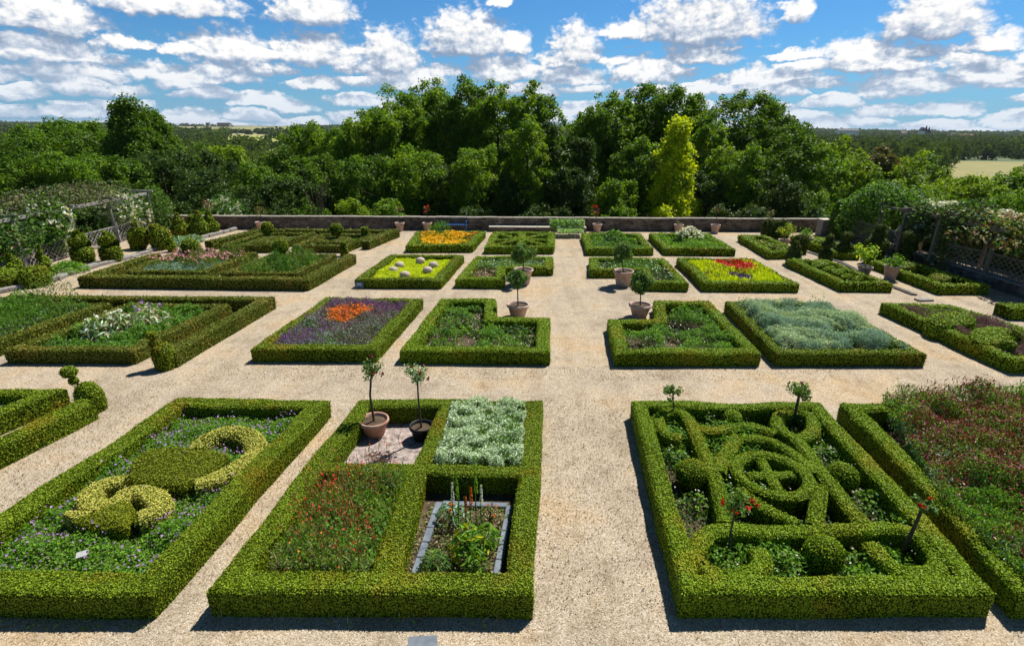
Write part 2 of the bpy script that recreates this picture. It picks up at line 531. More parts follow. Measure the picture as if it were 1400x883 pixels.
def gravel_mat():
    m, nt, out = newmat('gravel')
    g = node(nt, 'ShaderNodeNewGeometry')
    pos = g.outputs['Position']
    def noise(s, d=4., r=.6):
        t = node(nt, 'ShaderNodeTexNoise', i_Scale=s, i_Detail=d, i_Roughness=r); nt.links.new(pos, t.inputs['Vector']); return t.outputs['Fac']
    v = node(nt, 'ShaderNodeTexVoronoi', i_Scale=60.); nt.links.new(pos, v.inputs['Vector'])
    sep = node(nt, 'ShaderNodeSeparateColor'); nt.links.new(v.outputs['Color'], sep.inputs[0])
    c = ramp(nt, [(0, (.13, .095, .06)), (.12, (.29, .225, .145)), (.45, (.395, .33, .24)), (.8, (.465, .40, .31)), (1, (.61, .55, .46))], sep.outputs[0]).outputs['Color']
    # worn, sandy tracks and greyer stretches
    c = mixc(nt, c, ramp(nt, [(.33, (.74, .73, .73)), (.5, (.98, .97, .96)), (.68, (1.06, .93, .74))], noise(.33, 5., .65)).outputs['Color'], 1., 'MULTIPLY')
    c = mixc(nt, c, ramp(nt, [(.34, (.66, .61, .54)), (.5, (1, 1, 1))], noise(2.1, 6., .7)).outputs['Color'], .6, 'MULTIPLY')
    c = mixc(nt, c, ramp(nt, [(.25, (.55, .5, .45)), (.42, (1, 1, 1)), (.7, (1.12, 1.1, 1.08))], noise(11., 4., .7)).outputs['Color'], .8, 'MULTIPLY')
    mp = node(nt, 'ShaderNodeMapping'); mp.inputs['Scale'].default_value = (1., .07, 1.); nt.links.new(pos, mp.inputs['Vector'])
    tn = node(nt, 'ShaderNodeTexNoise', i_Scale=1.5, i_Detail=4., i_Roughness=.55); nt.links.new(mp.outputs[0], tn.inputs['Vector'])
    c = mixc(nt, c, ramp(nt, [(.36, (.86, .83, .78)), (.5, (1, 1, 1)), (.64, (1.07, 1.06, 1.05))], tn.outputs['Fac']).outputs['Color'], .6, 'MULTIPLY')
    d = node(nt, 'ShaderNodeTexVoronoi', i_Scale=5.5); nt.links.new(pos, d.inputs['Vector'])
    c = mixc(nt, (.10, .07, .045), c, ramp(nt, [(.035, (0, 0, 0)), (.06, (1, 1, 1))], d.outputs['Distance']).outputs['Color'])
    p = node(nt, 'ShaderNodeBsdfPrincipled', i_Roughness=.9); p.inputs['Specular IOR Level'].default_value = .15
    nt.links.new(c, p.inputs['Base Color'])
    b = node(nt, 'ShaderNodeBump', i_Strength=.8, i_Distance=.012)
    nt.links.new(v.outputs['Distance'], b.inputs['Height']); b.invert = True
    nt.links.new(b.outputs[0], p.inputs['Normal'])
    nt.links.new(p.outputs[0], out.inputs[0]); M['gravel'] = m
gravel_mat()

def rubble_mat():
    m, nt, out = newmat('rubble_wall')
    g = node(nt, 'ShaderNodeNewGeometry')
    mp = node(nt, 'ShaderNodeMapping'); mp.inputs['Scale'].default_value = (1, 1, 1.9)
    nt.links.new(g.outputs['Position'], mp.inputs['Vector'])
    v = node(nt, 'ShaderNodeTexVoronoi', i_Scale=3.4); nt.links.new(mp.outputs[0], v.inputs['Vector'])
    e = node(nt, 'ShaderNodeTexVoronoi', feature='DISTANCE_TO_EDGE', i_Scale=3.4); nt.links.new(mp.outputs[0], e.inputs['Vector'])
    sep = node(nt, 'ShaderNodeSeparateColor'); nt.links.new(v.outputs['Color'], sep.inputs[0])
    c = ramp(nt, [(0, (.055, .045, .035)), (.5, (.13, .10, .075)), (1, (.24, .19, .145))], sep.outputs[0]).outputs['Color']
    c = mixc(nt, (.15, .125, .095), c, ramp(nt, [(.03, (0, 0, 0)), (.09, (1, 1, 1))], e.outputs['Distance']).outputs['Color'])
    t = node(nt, 'ShaderNodeTexNoise', i_Scale=1.1, i_Detail=6.); nt.links.new(g.outputs['Position'], t.inputs['Vector'])
    c = mixc(nt, c, ramp(nt, [(.4, (.55, .55, .5)), (.6, (1.1, 1.05, 1))], t.outputs['Fac']).outputs['Color'], .8, 'MULTIPLY')
    p = node(nt, 'ShaderNodeBsdfPrincipled', i_Roughness=.9); nt.links.new(c, p.inputs['Base Color'])
    b = node(nt, 'ShaderNodeBump', i_Strength=.8, i_Distance=.05); nt.links.new(e.outputs['Distance'], b.inputs['Height'])
    nt.links.new(b.outputs[0], p.inputs['Normal']); nt.links.new(p.outputs[0], out.inputs[0]); M['rubble_wall'] = m
rubble_mat()

def land_mat():
    m, nt, out = newmat('valley_land')
    g = node(nt, 'ShaderNodeNewGeometry')
    v = node(nt, 'ShaderNodeTexVoronoi', i_Scale=.0042); nt.links.new(g.outputs['Position'], v.inputs['Vector'])
    sep = node(nt, 'ShaderNodeSeparateColor'); nt.links.new(v.outputs['Color'], sep.inputs[0])
    c = ramp(nt, [(0, (.05, .085, .025)), (.35, (.075, .12, .03)), (.6, (.13, .16, .045)), (.82, (.25, .235, .09)), (1, (.33, .29, .14))], sep.outputs[0]).outputs['Color']
    t = node(nt, 'ShaderNodeTexNoise', i_Scale=.05, i_Detail=8.); nt.links.new(g.outputs['Position'], t.inputs['Vector'])
    c = mixc(nt, c, ramp(nt, [(.35, (.7, .75, .7)), (.65, (1.15, 1.1, 1.05))], t.outputs['Fac']).outputs['Color'], 1., 'MULTIPLY')
    p = node(nt, 'ShaderNodeBsdfPrincipled', i_Roughness=.95); nt.links.new(c, p.inputs['Base Color'])
    nt.links.new(p.outputs[0], out.inputs[0]); M['valley_land'] = m
land_mat()
solid('straw_field', (.20, .19, .07), (.29, .26, .11), .06, .95)
solid('meadow_field', (.24, .28, .06), (.36, .37, .10), .05, .95)

# ---------------------------------------------------------------- the setting
WL0, WL1 = at(212, 312.8)[:2], at(1136, 317.3)[:2]       # ends of the back wall
def ground(x, y):
    x = np.asarray(x, float); y = np.asarray(y, float)
    dd = np.maximum(np.maximum(y - 39.5, np.abs(x + .5) - 27.), 0)
    dd = np.where(y < 10, np.maximum(dd, 0), dd)
    r = np.hypot(x, y)
    z = -.5 - 3.2 * np.clip(dd / 2., 0, 1) - 13.5 * (1 - np.exp(-dd / 50.))
    s = np.clip((r - 1500) / 3300, 0, 1); s = s * s * (3 - 2 * s)
    a = np.arctan2(x, y)
    return z + s * (12.5 + 4 * np.sin(a * 5 + .8) + 2.5 * np.sin(a * 13 + 2.))
def make_land():
    rs = np.concatenate([np.arange(0, 60, 1.5), np.geomspace(60, 12000, 90)]); na = 240
    a = np.arange(na) * 2 * math.pi / na
    X = np.outer(rs, np.sin(a)); Y = np.outer(rs, np.cos(a))
    V = np.stack([X.ravel(), Y.ravel(), ground(X, Y).ravel()], 1)
    i, j = np.meshgrid(np.arange(len(rs) - 1), np.arange(na), indexing='ij'); i = i.ravel(); j = j.ravel()
    Fq = np.stack([i * na + j, (i + 1) * na + j, (i + 1) * na + (j + 1) % na, i * na + (j + 1) % na], 1)[:, ::-1]
    mb = MB(); mb.add(V, Fq, 0, True)
    tag(mb.build('valley_ground', M['valley_land']), kind='structure')
make_land()
def sheet(name, poly, z, mat, thick=None):
    mb = MB(); n = len(poly); V = np.concatenate([np.asarray(poly), np.full((n, 1), z)], 1)
    mb.add(V, [tuple(range(n))])
    return tag(mb.build(name, mat), kind='structure')
sheet('gravel_path', [(-27.5, -12), (26.6, -12), (26.6, 30), (WL1[0] + .6, WL1[1] + .35), (WL0[0] - .6, WL0[1] + .35), (-27.5, 30)], 0., M['gravel'])

def field(name, pts, mat, n=12):
    p = [at(x, y, -16.5)[:2] for x, y in pts]   # four corners on the valley floor
    V = []; 
    for i in range(n + 1):
        for j in range(n + 1):
            u, v = i / n, j / n
            q = (p[0] * (1 - u) + p[1] * u) * (1 - v) + (p[3] * (1 - u) + p[2] * u) * v
            V.append((q[0], q[1], float(ground(q[0], q[1])) + .5))
    Fq = [(i * (n + 1) + j, (i + 1) * (n + 1) + j, (i + 1) * (n + 1) + j + 1, i * (n + 1) + j + 1) for i in range(n) for j in range(n)]
    mb = MB(); mb.add(np.array(V), np.array(Fq), 0, True)
    tag(mb.build(name, M[mat]), kind='structure')
field('meadow', [(306, 197), (384, 197), (376, 185), (314, 185)], 'meadow_field')
field('pale_field', [(235, 181), (420, 181), (400, 176), (240, 176)], 'straw_field')
field('stubble_field', [(1285, 246), (1500, 250), (1475, 222), (1305, 220)], 'straw_field')

# ---------------------------------------------------------------- back wall
def wall(label, a, b, h, th, depth, capm='coping_stone', name='stone_wall', parent=None):
    a = np.asarray(a); b = np.asarray(b); d = nz(b - a); L = np.linalg.norm(b - a); rz = math.atan2(d[1], d[0])
    c = (a + b) / 2
    e = empty(name, (c[0], c[1], 0)); 
    mb = MB(); box(mb, (0, 0, (h - depth) / 2), (L, th, h + depth), rz, 0); mb.build('masonry', M['rubble_wall'], e)
    mb = MB(); n = max(1, int(L / 1.1))
    for i in range(n):
        t = (i + .5) / n - .5
        box(mb, (d[0] * t * L, d[1] * t * L, h + .035 + random.uniform(-.012, .012)), (L / n - .012, th + .06 + random.uniform(-.03, .03), .065), rz + random.uniform(-.01, .01), 0, .015)
    mb.build('coping', M[capm], e)
    tag(e, label, 'wall')
    return e
nrm = np.array([-(WL1 - WL0)[1], (WL1 - WL0)[0]]); nrm = nrm / np.linalg.norm(nrm)
wall('long low rubble wall with pale stone coping along the back of the garden', WL0 + nrm * .25, WL1 + nrm * .25, .86, .45, 5.)
# ---------------------------------------------------------------- clipped hedges round the beds
BX = [M['box_core'], M['box_leaf']]; BB = [M['box_core'], M['box_leaf_bright']]; BD = [M['box_core'], M['box_leaf_dull']]
GOLD = [M['box_core'], M['box_leaf_gold']]; OLV = [M['box_core'], M['box_leaf_olive']]
I = {}
I['F1'] = frame('box hedge frame of the front bed holding the clipped swan', [(244, 543), (450, 546), (203, 812), (-162, 807)], .5, .44)
I['F2'] = frame('front box hedge frame divided in four around two potted roses and grey foliage', [(490, 545), (742, 546), (729, 813), (282, 808)], .5, .42,
                extra=[([(436, 638), (722, 641)], .36), ([(612, 552), (577, 634)], .34), ([(571, 640), (521, 800)], .42)])
I['F3'] = frame('front box hedge frame round the knot of loops and a crossed ring', [(863, 547), (1122, 551), (1363, 809), (931, 810)], .5, .35, BB)
I['F4'] = frame('box hedge frame full of dark red flowers at the right front', [(1150, 550), (1440, 552), (1800, 812), (1396, 812)], .5, .4, BB)
I['R1'] = frame('box hedge frame round purple sage with an orange flower clump', [(445, 407), (578, 408), (513, 478), (342, 477)], .45, .42)
I['R2'] = frame('L-shaped box hedge frame left of the main path, behind two potted roses', [(602, 408), (678, 408), (678, 434), (751, 434), (751, 481), (546, 479)], .45, .42, BB)
I['R3'] = frame('L-shaped box hedge frame right of the main path, notched for the large pot', [(894, 411), (969, 411), (1041, 483), (841, 483), (831, 436), (895, 436)], .45, .42, BB)
I['R4'] = frame('box hedge frame brimming with blue-grey foliage', [(992, 412), (1126, 413), (1268, 483), (1062, 483)], .45, .42)
I['R5'] = frame('box hedge frame with pale green mounds among purple foliage at the right', [(1206, 414), (1297, 416), (1560, 497), (1384, 492)], .45, .42, BB)
I['T1'] = frame('box hedge frame round lime foliage with six round stones', [(533, 348), (634, 349), (603, 383), (484, 382)], .42, .42)
I['T2'] = frame('L-shaped box hedge frame behind the left pair of pots on the path', [(651, 350), (756, 351), (756, 366), (691, 366), (689.5, 383), (622, 382)], .42, .42, BB)
I['T3'] = frame('L-shaped box hedge frame behind the right pair of pots on the path', [(806, 352), (908, 352.6), (942, 387), (884, 386), (877, 369), (807, 369)], .42, .42, BB)
I['T4'] = frame('box hedge frame round yellow-green spikes with scarlet flowers', [(925, 352.5), (1030, 354), (1092, 388), (963, 387)], .42, .42, BB)
I['T5'] = frame('narrow box hedge frame with a chain of rounded mounds, right of the scarlet flowers', [(1078, 355), (1130, 355), (1221, 388), (1151, 387)], .42, .4, BB)
I['T6'] = frame('narrow box hedge frame holding two low round drums beside the right pergola', [(1189, 356), (1248, 358), (1354, 391), (1285, 391)], .42, .4, BB)
I['B1'] = frame('back box hedge frame full of golden yellow flowers', [(570, 316.5), (663.5, 316.5), (646, 336), (554, 336)], .42, .42, BB)
I['B2'] = frame('back box hedge frame filled with box spokes crossing like a star', [(674, 317), (758, 317.5), (757, 338), (662, 338)], .42, .42, BB,
                extra=[([(714, 318), (711, 337)], .42), ([(672, 327), (754, 327.5)], .36), ([(682, 319), (746, 335)], .34), ([(746, 319), (674, 335)], .34)])
I['B3'] = frame('back box hedge frame round a dark green bushy mound', [(796, 318.5), (875, 319), (893.6, 340), (802, 340)], .42, .42, BB)
I['B4'] = frame('back box hedge frame round a big white-flowered bush', [(887.6, 319), (969, 320), (1006, 341), (909, 340)], .42, .42, BB)
I['B5'] = frame('narrow back box hedge frame round low dark clipped scrolls', [(1009.5, 321.5), (1047, 322), (1097, 344), (1051, 345)], .42, .4, BB)
I['B6'] = frame('narrow back box hedge frame round long low mounds near the pergola', [(1080, 323), (1117, 323.5), (1176, 346), (1146, 345.5)], .42, .4, BB)

# left side: browner, doubled hedges
def bar_hedge(label, pts, t=.5, w=.45, mats=None, cat='hedge', group='open box hedge bars on the left'):
    q = ats(pts, t)
    return hedge('box_hedge', label, [lambda mb: sweep(mb, q, False, w / 2, t)], mats or BD, cat, group)
bar_hedge('straight box hedge bar at the left edge ending in a ball topiary', [(-330, 760), (120, 546)], .5, .46, BX)
I['F0'] = frame('box hedge frame cut by the left edge, inside the topiary bar', [(-120, 530), (91, 530), (-310, 690), (-560, 690)], .5, .4, BX)
bar_hedge('bent box hedge bar round the left thistle beds with a topiary at its end', [(10, 405), (364, 408), (228, 482)], .5, .44, BD)
I['R0'] = frame('left box hedge frame round white thistles', [(178, 414), (315, 416), (180, 480), (4, 479)], .45, .38, BD)
I['R00'] = frame('left box hedge frame cut by the edge, full of loose grey-green plants', [(-45, 413), (152, 414), (-5, 469), (-250, 468)], .45, .36, BD)
bar_hedge('long browned box hedge bar round the two left beds with ball bushes', [(213, 347), (118, 377), (418, 381), (480, 348)], .5, .5, BD)
I['L1'] = frame('browned box hedge frame round blue-grey and pink plants', [(237, 345), (352, 345), (279, 372), (171, 371)], .42, .34, BD)
I['L2'] = frame('browned box hedge frame round green tufts under a ball bush', [(372, 347), (460, 347.5), (404, 374), (301, 374)], .42, .34, BD)
bar_hedge('far browned box hedge bar along the two rearmost left beds', [(284, 331), (355, 313.5), (538, 315), (499, 330)], .5, .5, BD)
I['L3'] = frame('rearmost left browned hedge frame round a clipped diamond', [(356, 318), (432, 318), (371, 336), (299, 336)], .42, .36, BD)
I['L4'] = frame('rearmost browned hedge frame with a ball bush above a low diamond', [(441, 319), (515, 320), (474, 336), (399, 336)], .42, .36, BD)
bar_hedge('short box hedge block cut off by the right edge of the garden', [(1372, 418), (1440, 420)], .45, .8, BB)

# soil inside the beds: one sheet per bed, all one ground
mb = MB()
for p in SOIL:
    n = len(p); mb.add(np.concatenate([p, np.full((n, 1), .02)], 1), [tuple(range(n))])
tag(mb.build('soil_ground', M['soil']), kind='structure')

# ---------------------------------------------------------------- front left bed: the swan
S = lambda x, y: (x / 2.502, 530 + y / 2.502)
def sp(pts, z, closed=False, n=6, conv=S): return smoothpath(ats([conv(*p) for p in pts], z), closed, n)
TZ = .48
hedge('clipped_shrub', 'large olive-green clipped mass forming the body of the swan', [lambda mb: mound(mb, sp([(445, 305), (450, 250), (500, 208), (570, 197), (680, 203), (772, 215), (772, 240), (705, 290), (640, 328), (560, 335), (490, 328)], TZ, True), TZ)], OLV, 'shrub', cover=1.4)
hedge('clipped_shrub', 'yellow variegated ribbon hedge arching up as the neck of the swan', [lambda mb: sweep(mb, sp([(668, 208), (700, 172), (770, 145), (840, 150), (872, 185), (862, 225), (800, 270), (720, 305), (664, 322)], TZ), False, [.17, .22, .23, .23, .22, .2, .15], TZ, amp=.02, round_=True)], GOLD, 'shrub')
hedge('clipped_shrub', 'yellow variegated S-shaped ribbon hedge in front of the swan body', [lambda mb: sweep(mb, sp([(430, 312), (370, 318), (312, 345), (305, 385), (345, 400), (395, 385), (440, 352), (500, 352), (545, 385), (530, 415), (470, 440)], TZ), False, [.15, .2, .2, .2, .2, .17], TZ, amp=.02, round_=True)], GOLD, 'shrub')
hedge('clipped_shrub', 'small green clipped block under the yellow S of the swan', [lambda mb: mound(mb, sp([(240, 452), (300, 432), (350, 408), (420, 385), (452, 395), (440, 440), (420, 466), (350, 478), (280, 474)], TZ, True), TZ)], OLV, 'shrub')
hedge('clipped_shrub', 'small yellow beak-like sprig of hedge at the far left of the swan', [lambda mb: sweep(mb, sp([(222, 425), (260, 432), (300, 436)], TZ), False, [.06, .13, .14], TZ, amp=.015, round_=True)], GOLD, 'shrub')
patch('geranium_planting', 'low green ground cover sprinkled with violet flowers around the clipped swan', I['F1'], [
    dict(m=M['green_leaf'], h=.27, s=.05, cover=1.2, f=6., var=.4), dict(m=M['fresh_leaf'], h=.28, s=.05, cover=.7, f=6., var=.4), dict(m=M['olive_leaf'], h=.26, s=.055, cover=.5),
    dict(m=M['sage_leaf'], h=.24, s=.045, cover=.22, mask=noisemask(1.6, -.05)), dict(m=M['fresh_leaf'], h=.25, s=.05, cover=.35), dict(m=M['dark_leaf'], h=.2, s=.05, cover=.6),
    dict(m=M['violet_petal'], h=.37, s=.036, cover=.06, lo=.8, asp=.9, f=6., var=.5, mask=noisemask(2.2, .0)), dict(m=M['violet_petal'], h=.37, s=.036, cover=.03, lo=.8, f=6., var=.5, asp=.9),
    dict(m=M['fresh_leaf'], h=.26, s=.05, cover=.5, mask=noisemask(1.2, .15, 1))], 'ground cover')
mb = MB(); c = at(112, 757, .33)
box(mb, (0, 0, 0), (.17, .10, .012), .35); tilt = mb.build('plant_label', M['white_enamel'], loc=None)
tilt.location = tuple(c); tilt.rotation_euler = (R(28), 0, 0); tag(tilt, 'small white plant label plate among the violet ground cover', 'plant label')

# ---------------------------------------------------------------- front middle bed
Z2 = lambda x, y: (270 + x / 2.502, 530 + y / 2.502)
def q2(*p, z=.45): return ats([Z2(*q) for q in p], z)
grey = q2((872, 45), (1132, 42), (1118, 268), (800, 250), z=.5)
patch('lamb_ear_planting', 'dense pale silver-green foliage filling one quarter of the front hedge frame', grey, [
    dict(m=M['grey_leaf'], h=.60, s=.075, cover=3.8, asp=.4, lo=.45, var=.12, jit=.95, f=9., dome=.1, mask=noisemask(15., -.32)), dict(m=M['green_leaf'], h=.5, s=.07, cover=.9, asp=.4, dome=.25)], 'foliage')
wild = q2((450, 305), (715, 305), (585, 640), (240, 640), z=.4)
patch('red_wildflower_planting', 'tangle of rusty stems and small red flowers in the front hedge frame', wild, [
    dict(m=M['green_leaf'], h=.45, s=.075, cover=1.2, f=6., var=.7), dict(m=M['fresh_leaf'], h=.42, s=.06, cover=1., mask=noisemask(1.5, -.1)), dict(m=M['fresh_leaf'], h=.55, s=.16, cover=.7, asp=.12, up=.6, lo=.4), dict(m=M['olive_leaf'], h=.5, s=.06, cover=.8),
    dict(m=M['rust_stem'], h=.88, s=.3, f=5., var=.6, cover=.38, asp=.045, up=.75, lo=.4, jit=.6), dict(m=M['dry_leaf'], h=.55, s=.22, cover=.3, asp=.07, up=.6, lo=.4), dict(m=M['olive_leaf'], h=.6, s=.2, cover=.4, asp=.1, up=.6, lo=.4),
    dict(m=M['red_petal'], h=.92, s=.03, cover=.05, f=5., var=.6, lo=.5, asp=.9), dict(m=M['orange_petal'], h=.7, s=.03, cover=.015, lo=.5, asp=.9)], 'wildflowers')
sheet('crushed_rock_ground', q2((560, 60), (835, 62), (740, 268), (480, 268), z=.03), .035, M['crushed_rock'])
# slate edging with plants
E2 = empty('slate_edging', tuple(at(*Z2(900, 510), 0)))
def slab_row(a, b, n):
    a = at(*Z2(*a), .08); b = at(*Z2(*b), .08); rz = math.atan2((b - a)[1], (b - a)[0]); L = np.linalg.norm(b - a)
    for i in range(n):
        m_ = MB(); c_ = a + (b - a) * (i + .5) / n - np.array(E2.location)
        box(m_, (c_[0], c_[1], .055), (L / n - .012, .13, .11), rz, 0, .012); m_.build('slate_slab', M['slate'], E2)
slab_row((826, 392), (742, 640), 5); slab_row((838, 396), (1062, 403), 4); slab_row((1068, 405), (1022, 645), 5)
tag(E2, 'blue-grey slate slabs edging the planting in the front hedge frame', 'edging')
soil2 = q2((835, 400), (1060, 405), (1015, 640), (750, 640), z=.05)

def leafplant(name, label, c, h, r, n, L, Wd, mats, fl=None, cat='plant', group=None, nflow=8, fs=.05):
    """rosette or bushy plant: arching leaves round a base, optional flowers"""
    mb = MB(); c = np.asarray(c, float)
    a = rng.uniform(0, 6.28, n); e = rng.uniform(.1, 1., n) ** .7
    P = np.stack([np.cos(a) * r * e, np.sin(a) * r * e, h * (1.02 - .75 * e ** 2) * rng.uniform(.35, 1., n)], 1)
    N = nz(np.stack([np.cos(a) * e, np.sin(a) * e, np.full(n, .8)], 1) + rng.normal(size=(n, 3)) * .45)
    k = rng.integers(0, len(mats), n)
    for i in range(len(mats)): cards(mb, P[k == i], N[k == i], L * rng.uniform(.7, 1.3, (k == i).sum()), Wd, i, .15)
    ml = list(mats)
    if fl:
        ml.append(fl); a = rng.uniform(0, 6.28, nflow); rr = r * rng.uniform(0, .9, nflow)
        P = np.stack([np.cos(a) * rr, np.sin(a) * rr, h * (1.05 - .6 * (rr / r) ** 2) * rng.uniform(.85, 1.1, nflow)], 1)
        for _ in range(5): cards(mb, P + rng.normal(size=P.shape) * fs * .25, nz(rng.normal(size=P.shape) + [0, 0, .8]), fs, fs * .8, len(ml) - 1)
    for t in range(5):
        b = rng.normal(size=2) * r * .25
        tube(mb, [(0, 0, 0), (b[0], b[1], h * .7)], [.012, .005], 5, len(ml))
    ml.append(M['bark'])
    o = mb.build(name, ml); o.location = tuple(c)
    return tag(o, label, cat, group)
g_ = lambda x, y, z=.1: at(*Z2(x, y), z)
leafplant('leafy_plant', 'tall plant with yellow lower leaves amid the slate edging', g_(925, 570), .62, .34, 130, .2, .06, [M['fresh_leaf'], M['green_leaf'], M['yellow_leaf']])
leafplant('leafy_plant', 'dark spiky plant at the near left corner of the slate edging', g_(812, 625), .42, .3, 170, .16, .03, [M['dark_leaf'], M['green_leaf']])
leafplant('leafy_plant', 'dark rounded plant at the near right of the slate edging', g_(950, 625), .36, .24, 130, .12, .035, [M['dark_leaf'], M['fresh_leaf']])
leafplant('leafy_plant', 'bushy plant with orange blooms at the far end of the slate edging', g_(870, 450), .36, .32, 160, .12, .035, [M['green_leaf'], M['sage_leaf']], M['orange_petal'], nflow=3, fs=.06)
leafplant('leafy_plant', 'glossy green plant right of the yellow-leaved one in the slate edging', g_(985, 530), .4, .28, 130, .15, .045, [M['green_leaf'], M['fresh_leaf']])
leafplant('leafy_plant', 'loose plant with orange and pale stems in the far right of the slate edging', g_(1000, 450), .3, .25, 100, .1, .03, [M['olive_leaf'], M['dry_leaf']], M['orange_petal'], nflow=3)
def spire(px, ybase, ytop, fm, label, zb=.1):
    b = at(*Z2(px, ybase), zb); t = atY(*Z2(px, ytop), b[1]); h = t[2] - b[2]
    mb = MB(); tube(mb, [(0, 0, 0), (rng.normal() * .02, 0, h * .6), (rng.normal() * .03, 0, h)], [.012, .009, .004], 6, 0)
    n = 90; z = h * rng.uniform(.55, 1, n); a = rng.uniform(0, 6.28, n); rr = .045 * (1.25 - z / h)
    P = np.stack([np.cos(a) * rr, np.sin(a) * rr, z], 1); cards(mb, P, nz(np.stack([np.cos(a), np.sin(a), .3 + 0 * a], 1)), .04, .03, 1)
    o = mb.build('flower_spire', [M['green_leaf'], fm]); o.location = tuple(b); tag(o, label, 'flower')
spire(955, 500, 232, M['fresh_leaf'], 'tallest slim green flower spire above the slate edging')
spire(892, 480, 292, M['fresh_leaf'], 'second green flower spire, left of the tallest one')
spire(876, 470, 322, M['white_petal'], 'white flower spire at the left above the slate edging')
spire(972, 480, 332, M['white_petal'], 'white flower spire just right of the tallest green spire')
spire(938, 480, 338, M['orange_petal'], 'orange flower spire between the green spires')
spire(920, 490, 372, M['orange_petal'], 'short orange flower spire nearest the slate edging')
patch('weed_planting', 'sparse dry weeds on the soil inside and beside the slate edging', q2((790, 400), (1080, 400), (1040, 640), (690, 640), z=.05), [
    dict(m=M['dry_leaf'], h=.08, s=.05, cover=.35), dict(m=M['olive_leaf'], h=.1, s=.05, cover=.3)], 'weeds')

# ---------------------------------------------------------------- knot bed
K = lambda x, y: (840 + x / 2.368, 510 + y / 2.368)
KZ = .44
def strap(label, pts, w=.29, closed=False, t=KZ, n=6):
    hedge('knot_hedge', label, [lambda mb: sweep(mb, sp(pts, t, closed, n, K), closed, w / 2, t, .05, amp=.018)], BB, 'hedge', 'clipped ribbons of the knot')
cc = at(*K(511, 325), KZ)[:2]; aa = np.linspace(0, 2 * math.pi, 40, endpoint=False)
ringp = cc + .70 * np.stack([np.cos(aa), np.sin(aa)], 1)
hedge('knot_hedge', 'round ring hedge enclosing the cross at the centre of the knot', [lambda mb: sweep(mb, ringp, True, .125, KZ + .02, .05, amp=.016)], BB, 'hedge', 'clipped ribbons of the knot')
hedge('knot_hedge', 'small clipped cross inside the ring of the knot', [lambda mb: sweep(mb, ats([K(428, 326), K(582, 324)], .42), False, .105, .42, .04), lambda mb: sweep(mb, ats([K(470, 272), K(540, 385)], .42), False, .1, .413, .04)], BB, 'hedge', 'clipped ribbons of the knot')
strap('ribbon hedge looping round the far left rose standard and running to the ring', [(215, 205), (165, 192), (143, 160), (158, 128), (200, 120), (240, 142), (264, 190), (292, 262), (325, 335), (345, 400), (365, 480)])
strap('ribbon hedge ring round the far right rose standard', [(530, 160), (545, 128), (590, 122), (640, 140), (645, 180), (610, 205), (560, 195)], closed=True)
strap('long diagonal ribbon hedge from the far right loop to the near right', [(578, 200), (612, 235), (655, 290), (705, 355), (760, 425), (810, 485)])
strap('long ribbon hedge tying the two near loops together along the front', [(465, 560), (478, 610), (430, 645), (350, 650), (280, 610), (272, 555), (310, 512), (380, 498), (500, 505), (640, 505), (780, 500), (900, 497), (985, 525), (1045, 580), (1050, 625), (985, 642), (910, 628), (860, 585), (832, 548)], .30)
strap('short ribbon hedge across the far side of the knot', [(272, 178), (340, 180), (420, 168), (480, 178), (525, 195)])
strap('short slanting ribbon hedge between far strap and ring', [(400, 200), (372, 235), (345, 280), (335, 315)])
strap('curved ribbon hedge hugging the far right of the ring', [(420, 205), (500, 215), (570, 250), (620, 290), (650, 325)], .25)
strap('curved ribbon hedge hugging the near left of the ring', [(405, 370), (450, 405), (510, 440), (560, 462), (600, 482)], .25)
strap('short straight ribbon hedge from the ring down to the front strap', [(672, 360), (662, 425), (652, 488)], .27)
def ball(label, px, r, zc=None, mats=None, conv=K, name='ball_topiary', group=None, zt=.5):
    c = at(*conv(*px), (zc if zc is not None else r * .9)); mb = MB()
    zc_ = c[2]
    prof = [(r * math.sin(t) + .004, zc_ - r * math.cos(t)) for t in np.linspace(.25 if zc_ < r else 0, math.pi, 10)]
    if zc_ <= r: prof = [(prof[0][0] * .9 + r * .35, 0.)] + prof[1:]
    V, Fq = lathe(mb, prof, (c[0], c[1], 0), 18, 0, amp=r * .06, f=3 / max(r, .1))
    leafcoat(mb, V, Fq, 1, 1.4)
    if zc_ > r: tube(mb, [(c[0], c[1], 0), (c[0], c[1], zc_)], .03, 6, 2)
    o = mb.build(name, (mats or BB) + [M['bark']], loc=(c[0], c[1], 0)); return tag(o, label, 'topiary', group)
ball('clipped box ball at the left inside the knot frame', (250, 328), .31, .33)
ball('clipped box ball at the right inside the knot frame', (735, 335), .3, .33)
ball('clipped box ball in the middle of the near side of the knot', (675, 585), .31, .33)
ball('clipped box ball on the far strap of the knot', (382, 150), .22, .36)
for (x, y, r_, lb) in [(192, 285, .3, 'leafy rose bush left of the knot, beyond the left ball'), (258, 440, .36, 'leafy rose bush left of the knot, nearer than the left ball'), (545, 630, .3, 'low rose bush left of the near middle ball of the knot'),
                       (785, 635, .3, 'low rose bush right of the near middle ball of the knot'), (672, 275, .3, 'low leafy plant right of the far right loop of the knot'), (822, 430, .34, 'low leafy plant along the right side of the knot'),
                       (300, 165, .2, 'small leafy plant behind the far left loop of the knot'), (455, 160, .18, 'small leafy plant against the far hedge of the knot frame')]:
    leafplant('rose_bush', lb, at(*K(x, y), .05), .34, r_, 170, .085, .055, [M['green_leaf'], M['fresh_leaf'], M['dark_leaf'], M['olive_leaf']], M['white_petal'], 'rose bush', None, 2, .04)
leafplant('rose_bush', 'tiny rose bush with two red blooms before the near middle ball', at(*K(645, 645), .05), .3, .12, 30, .08, .05, [M['green_leaf']], M['red_petal'], 'rose bush', None, 3, .05)

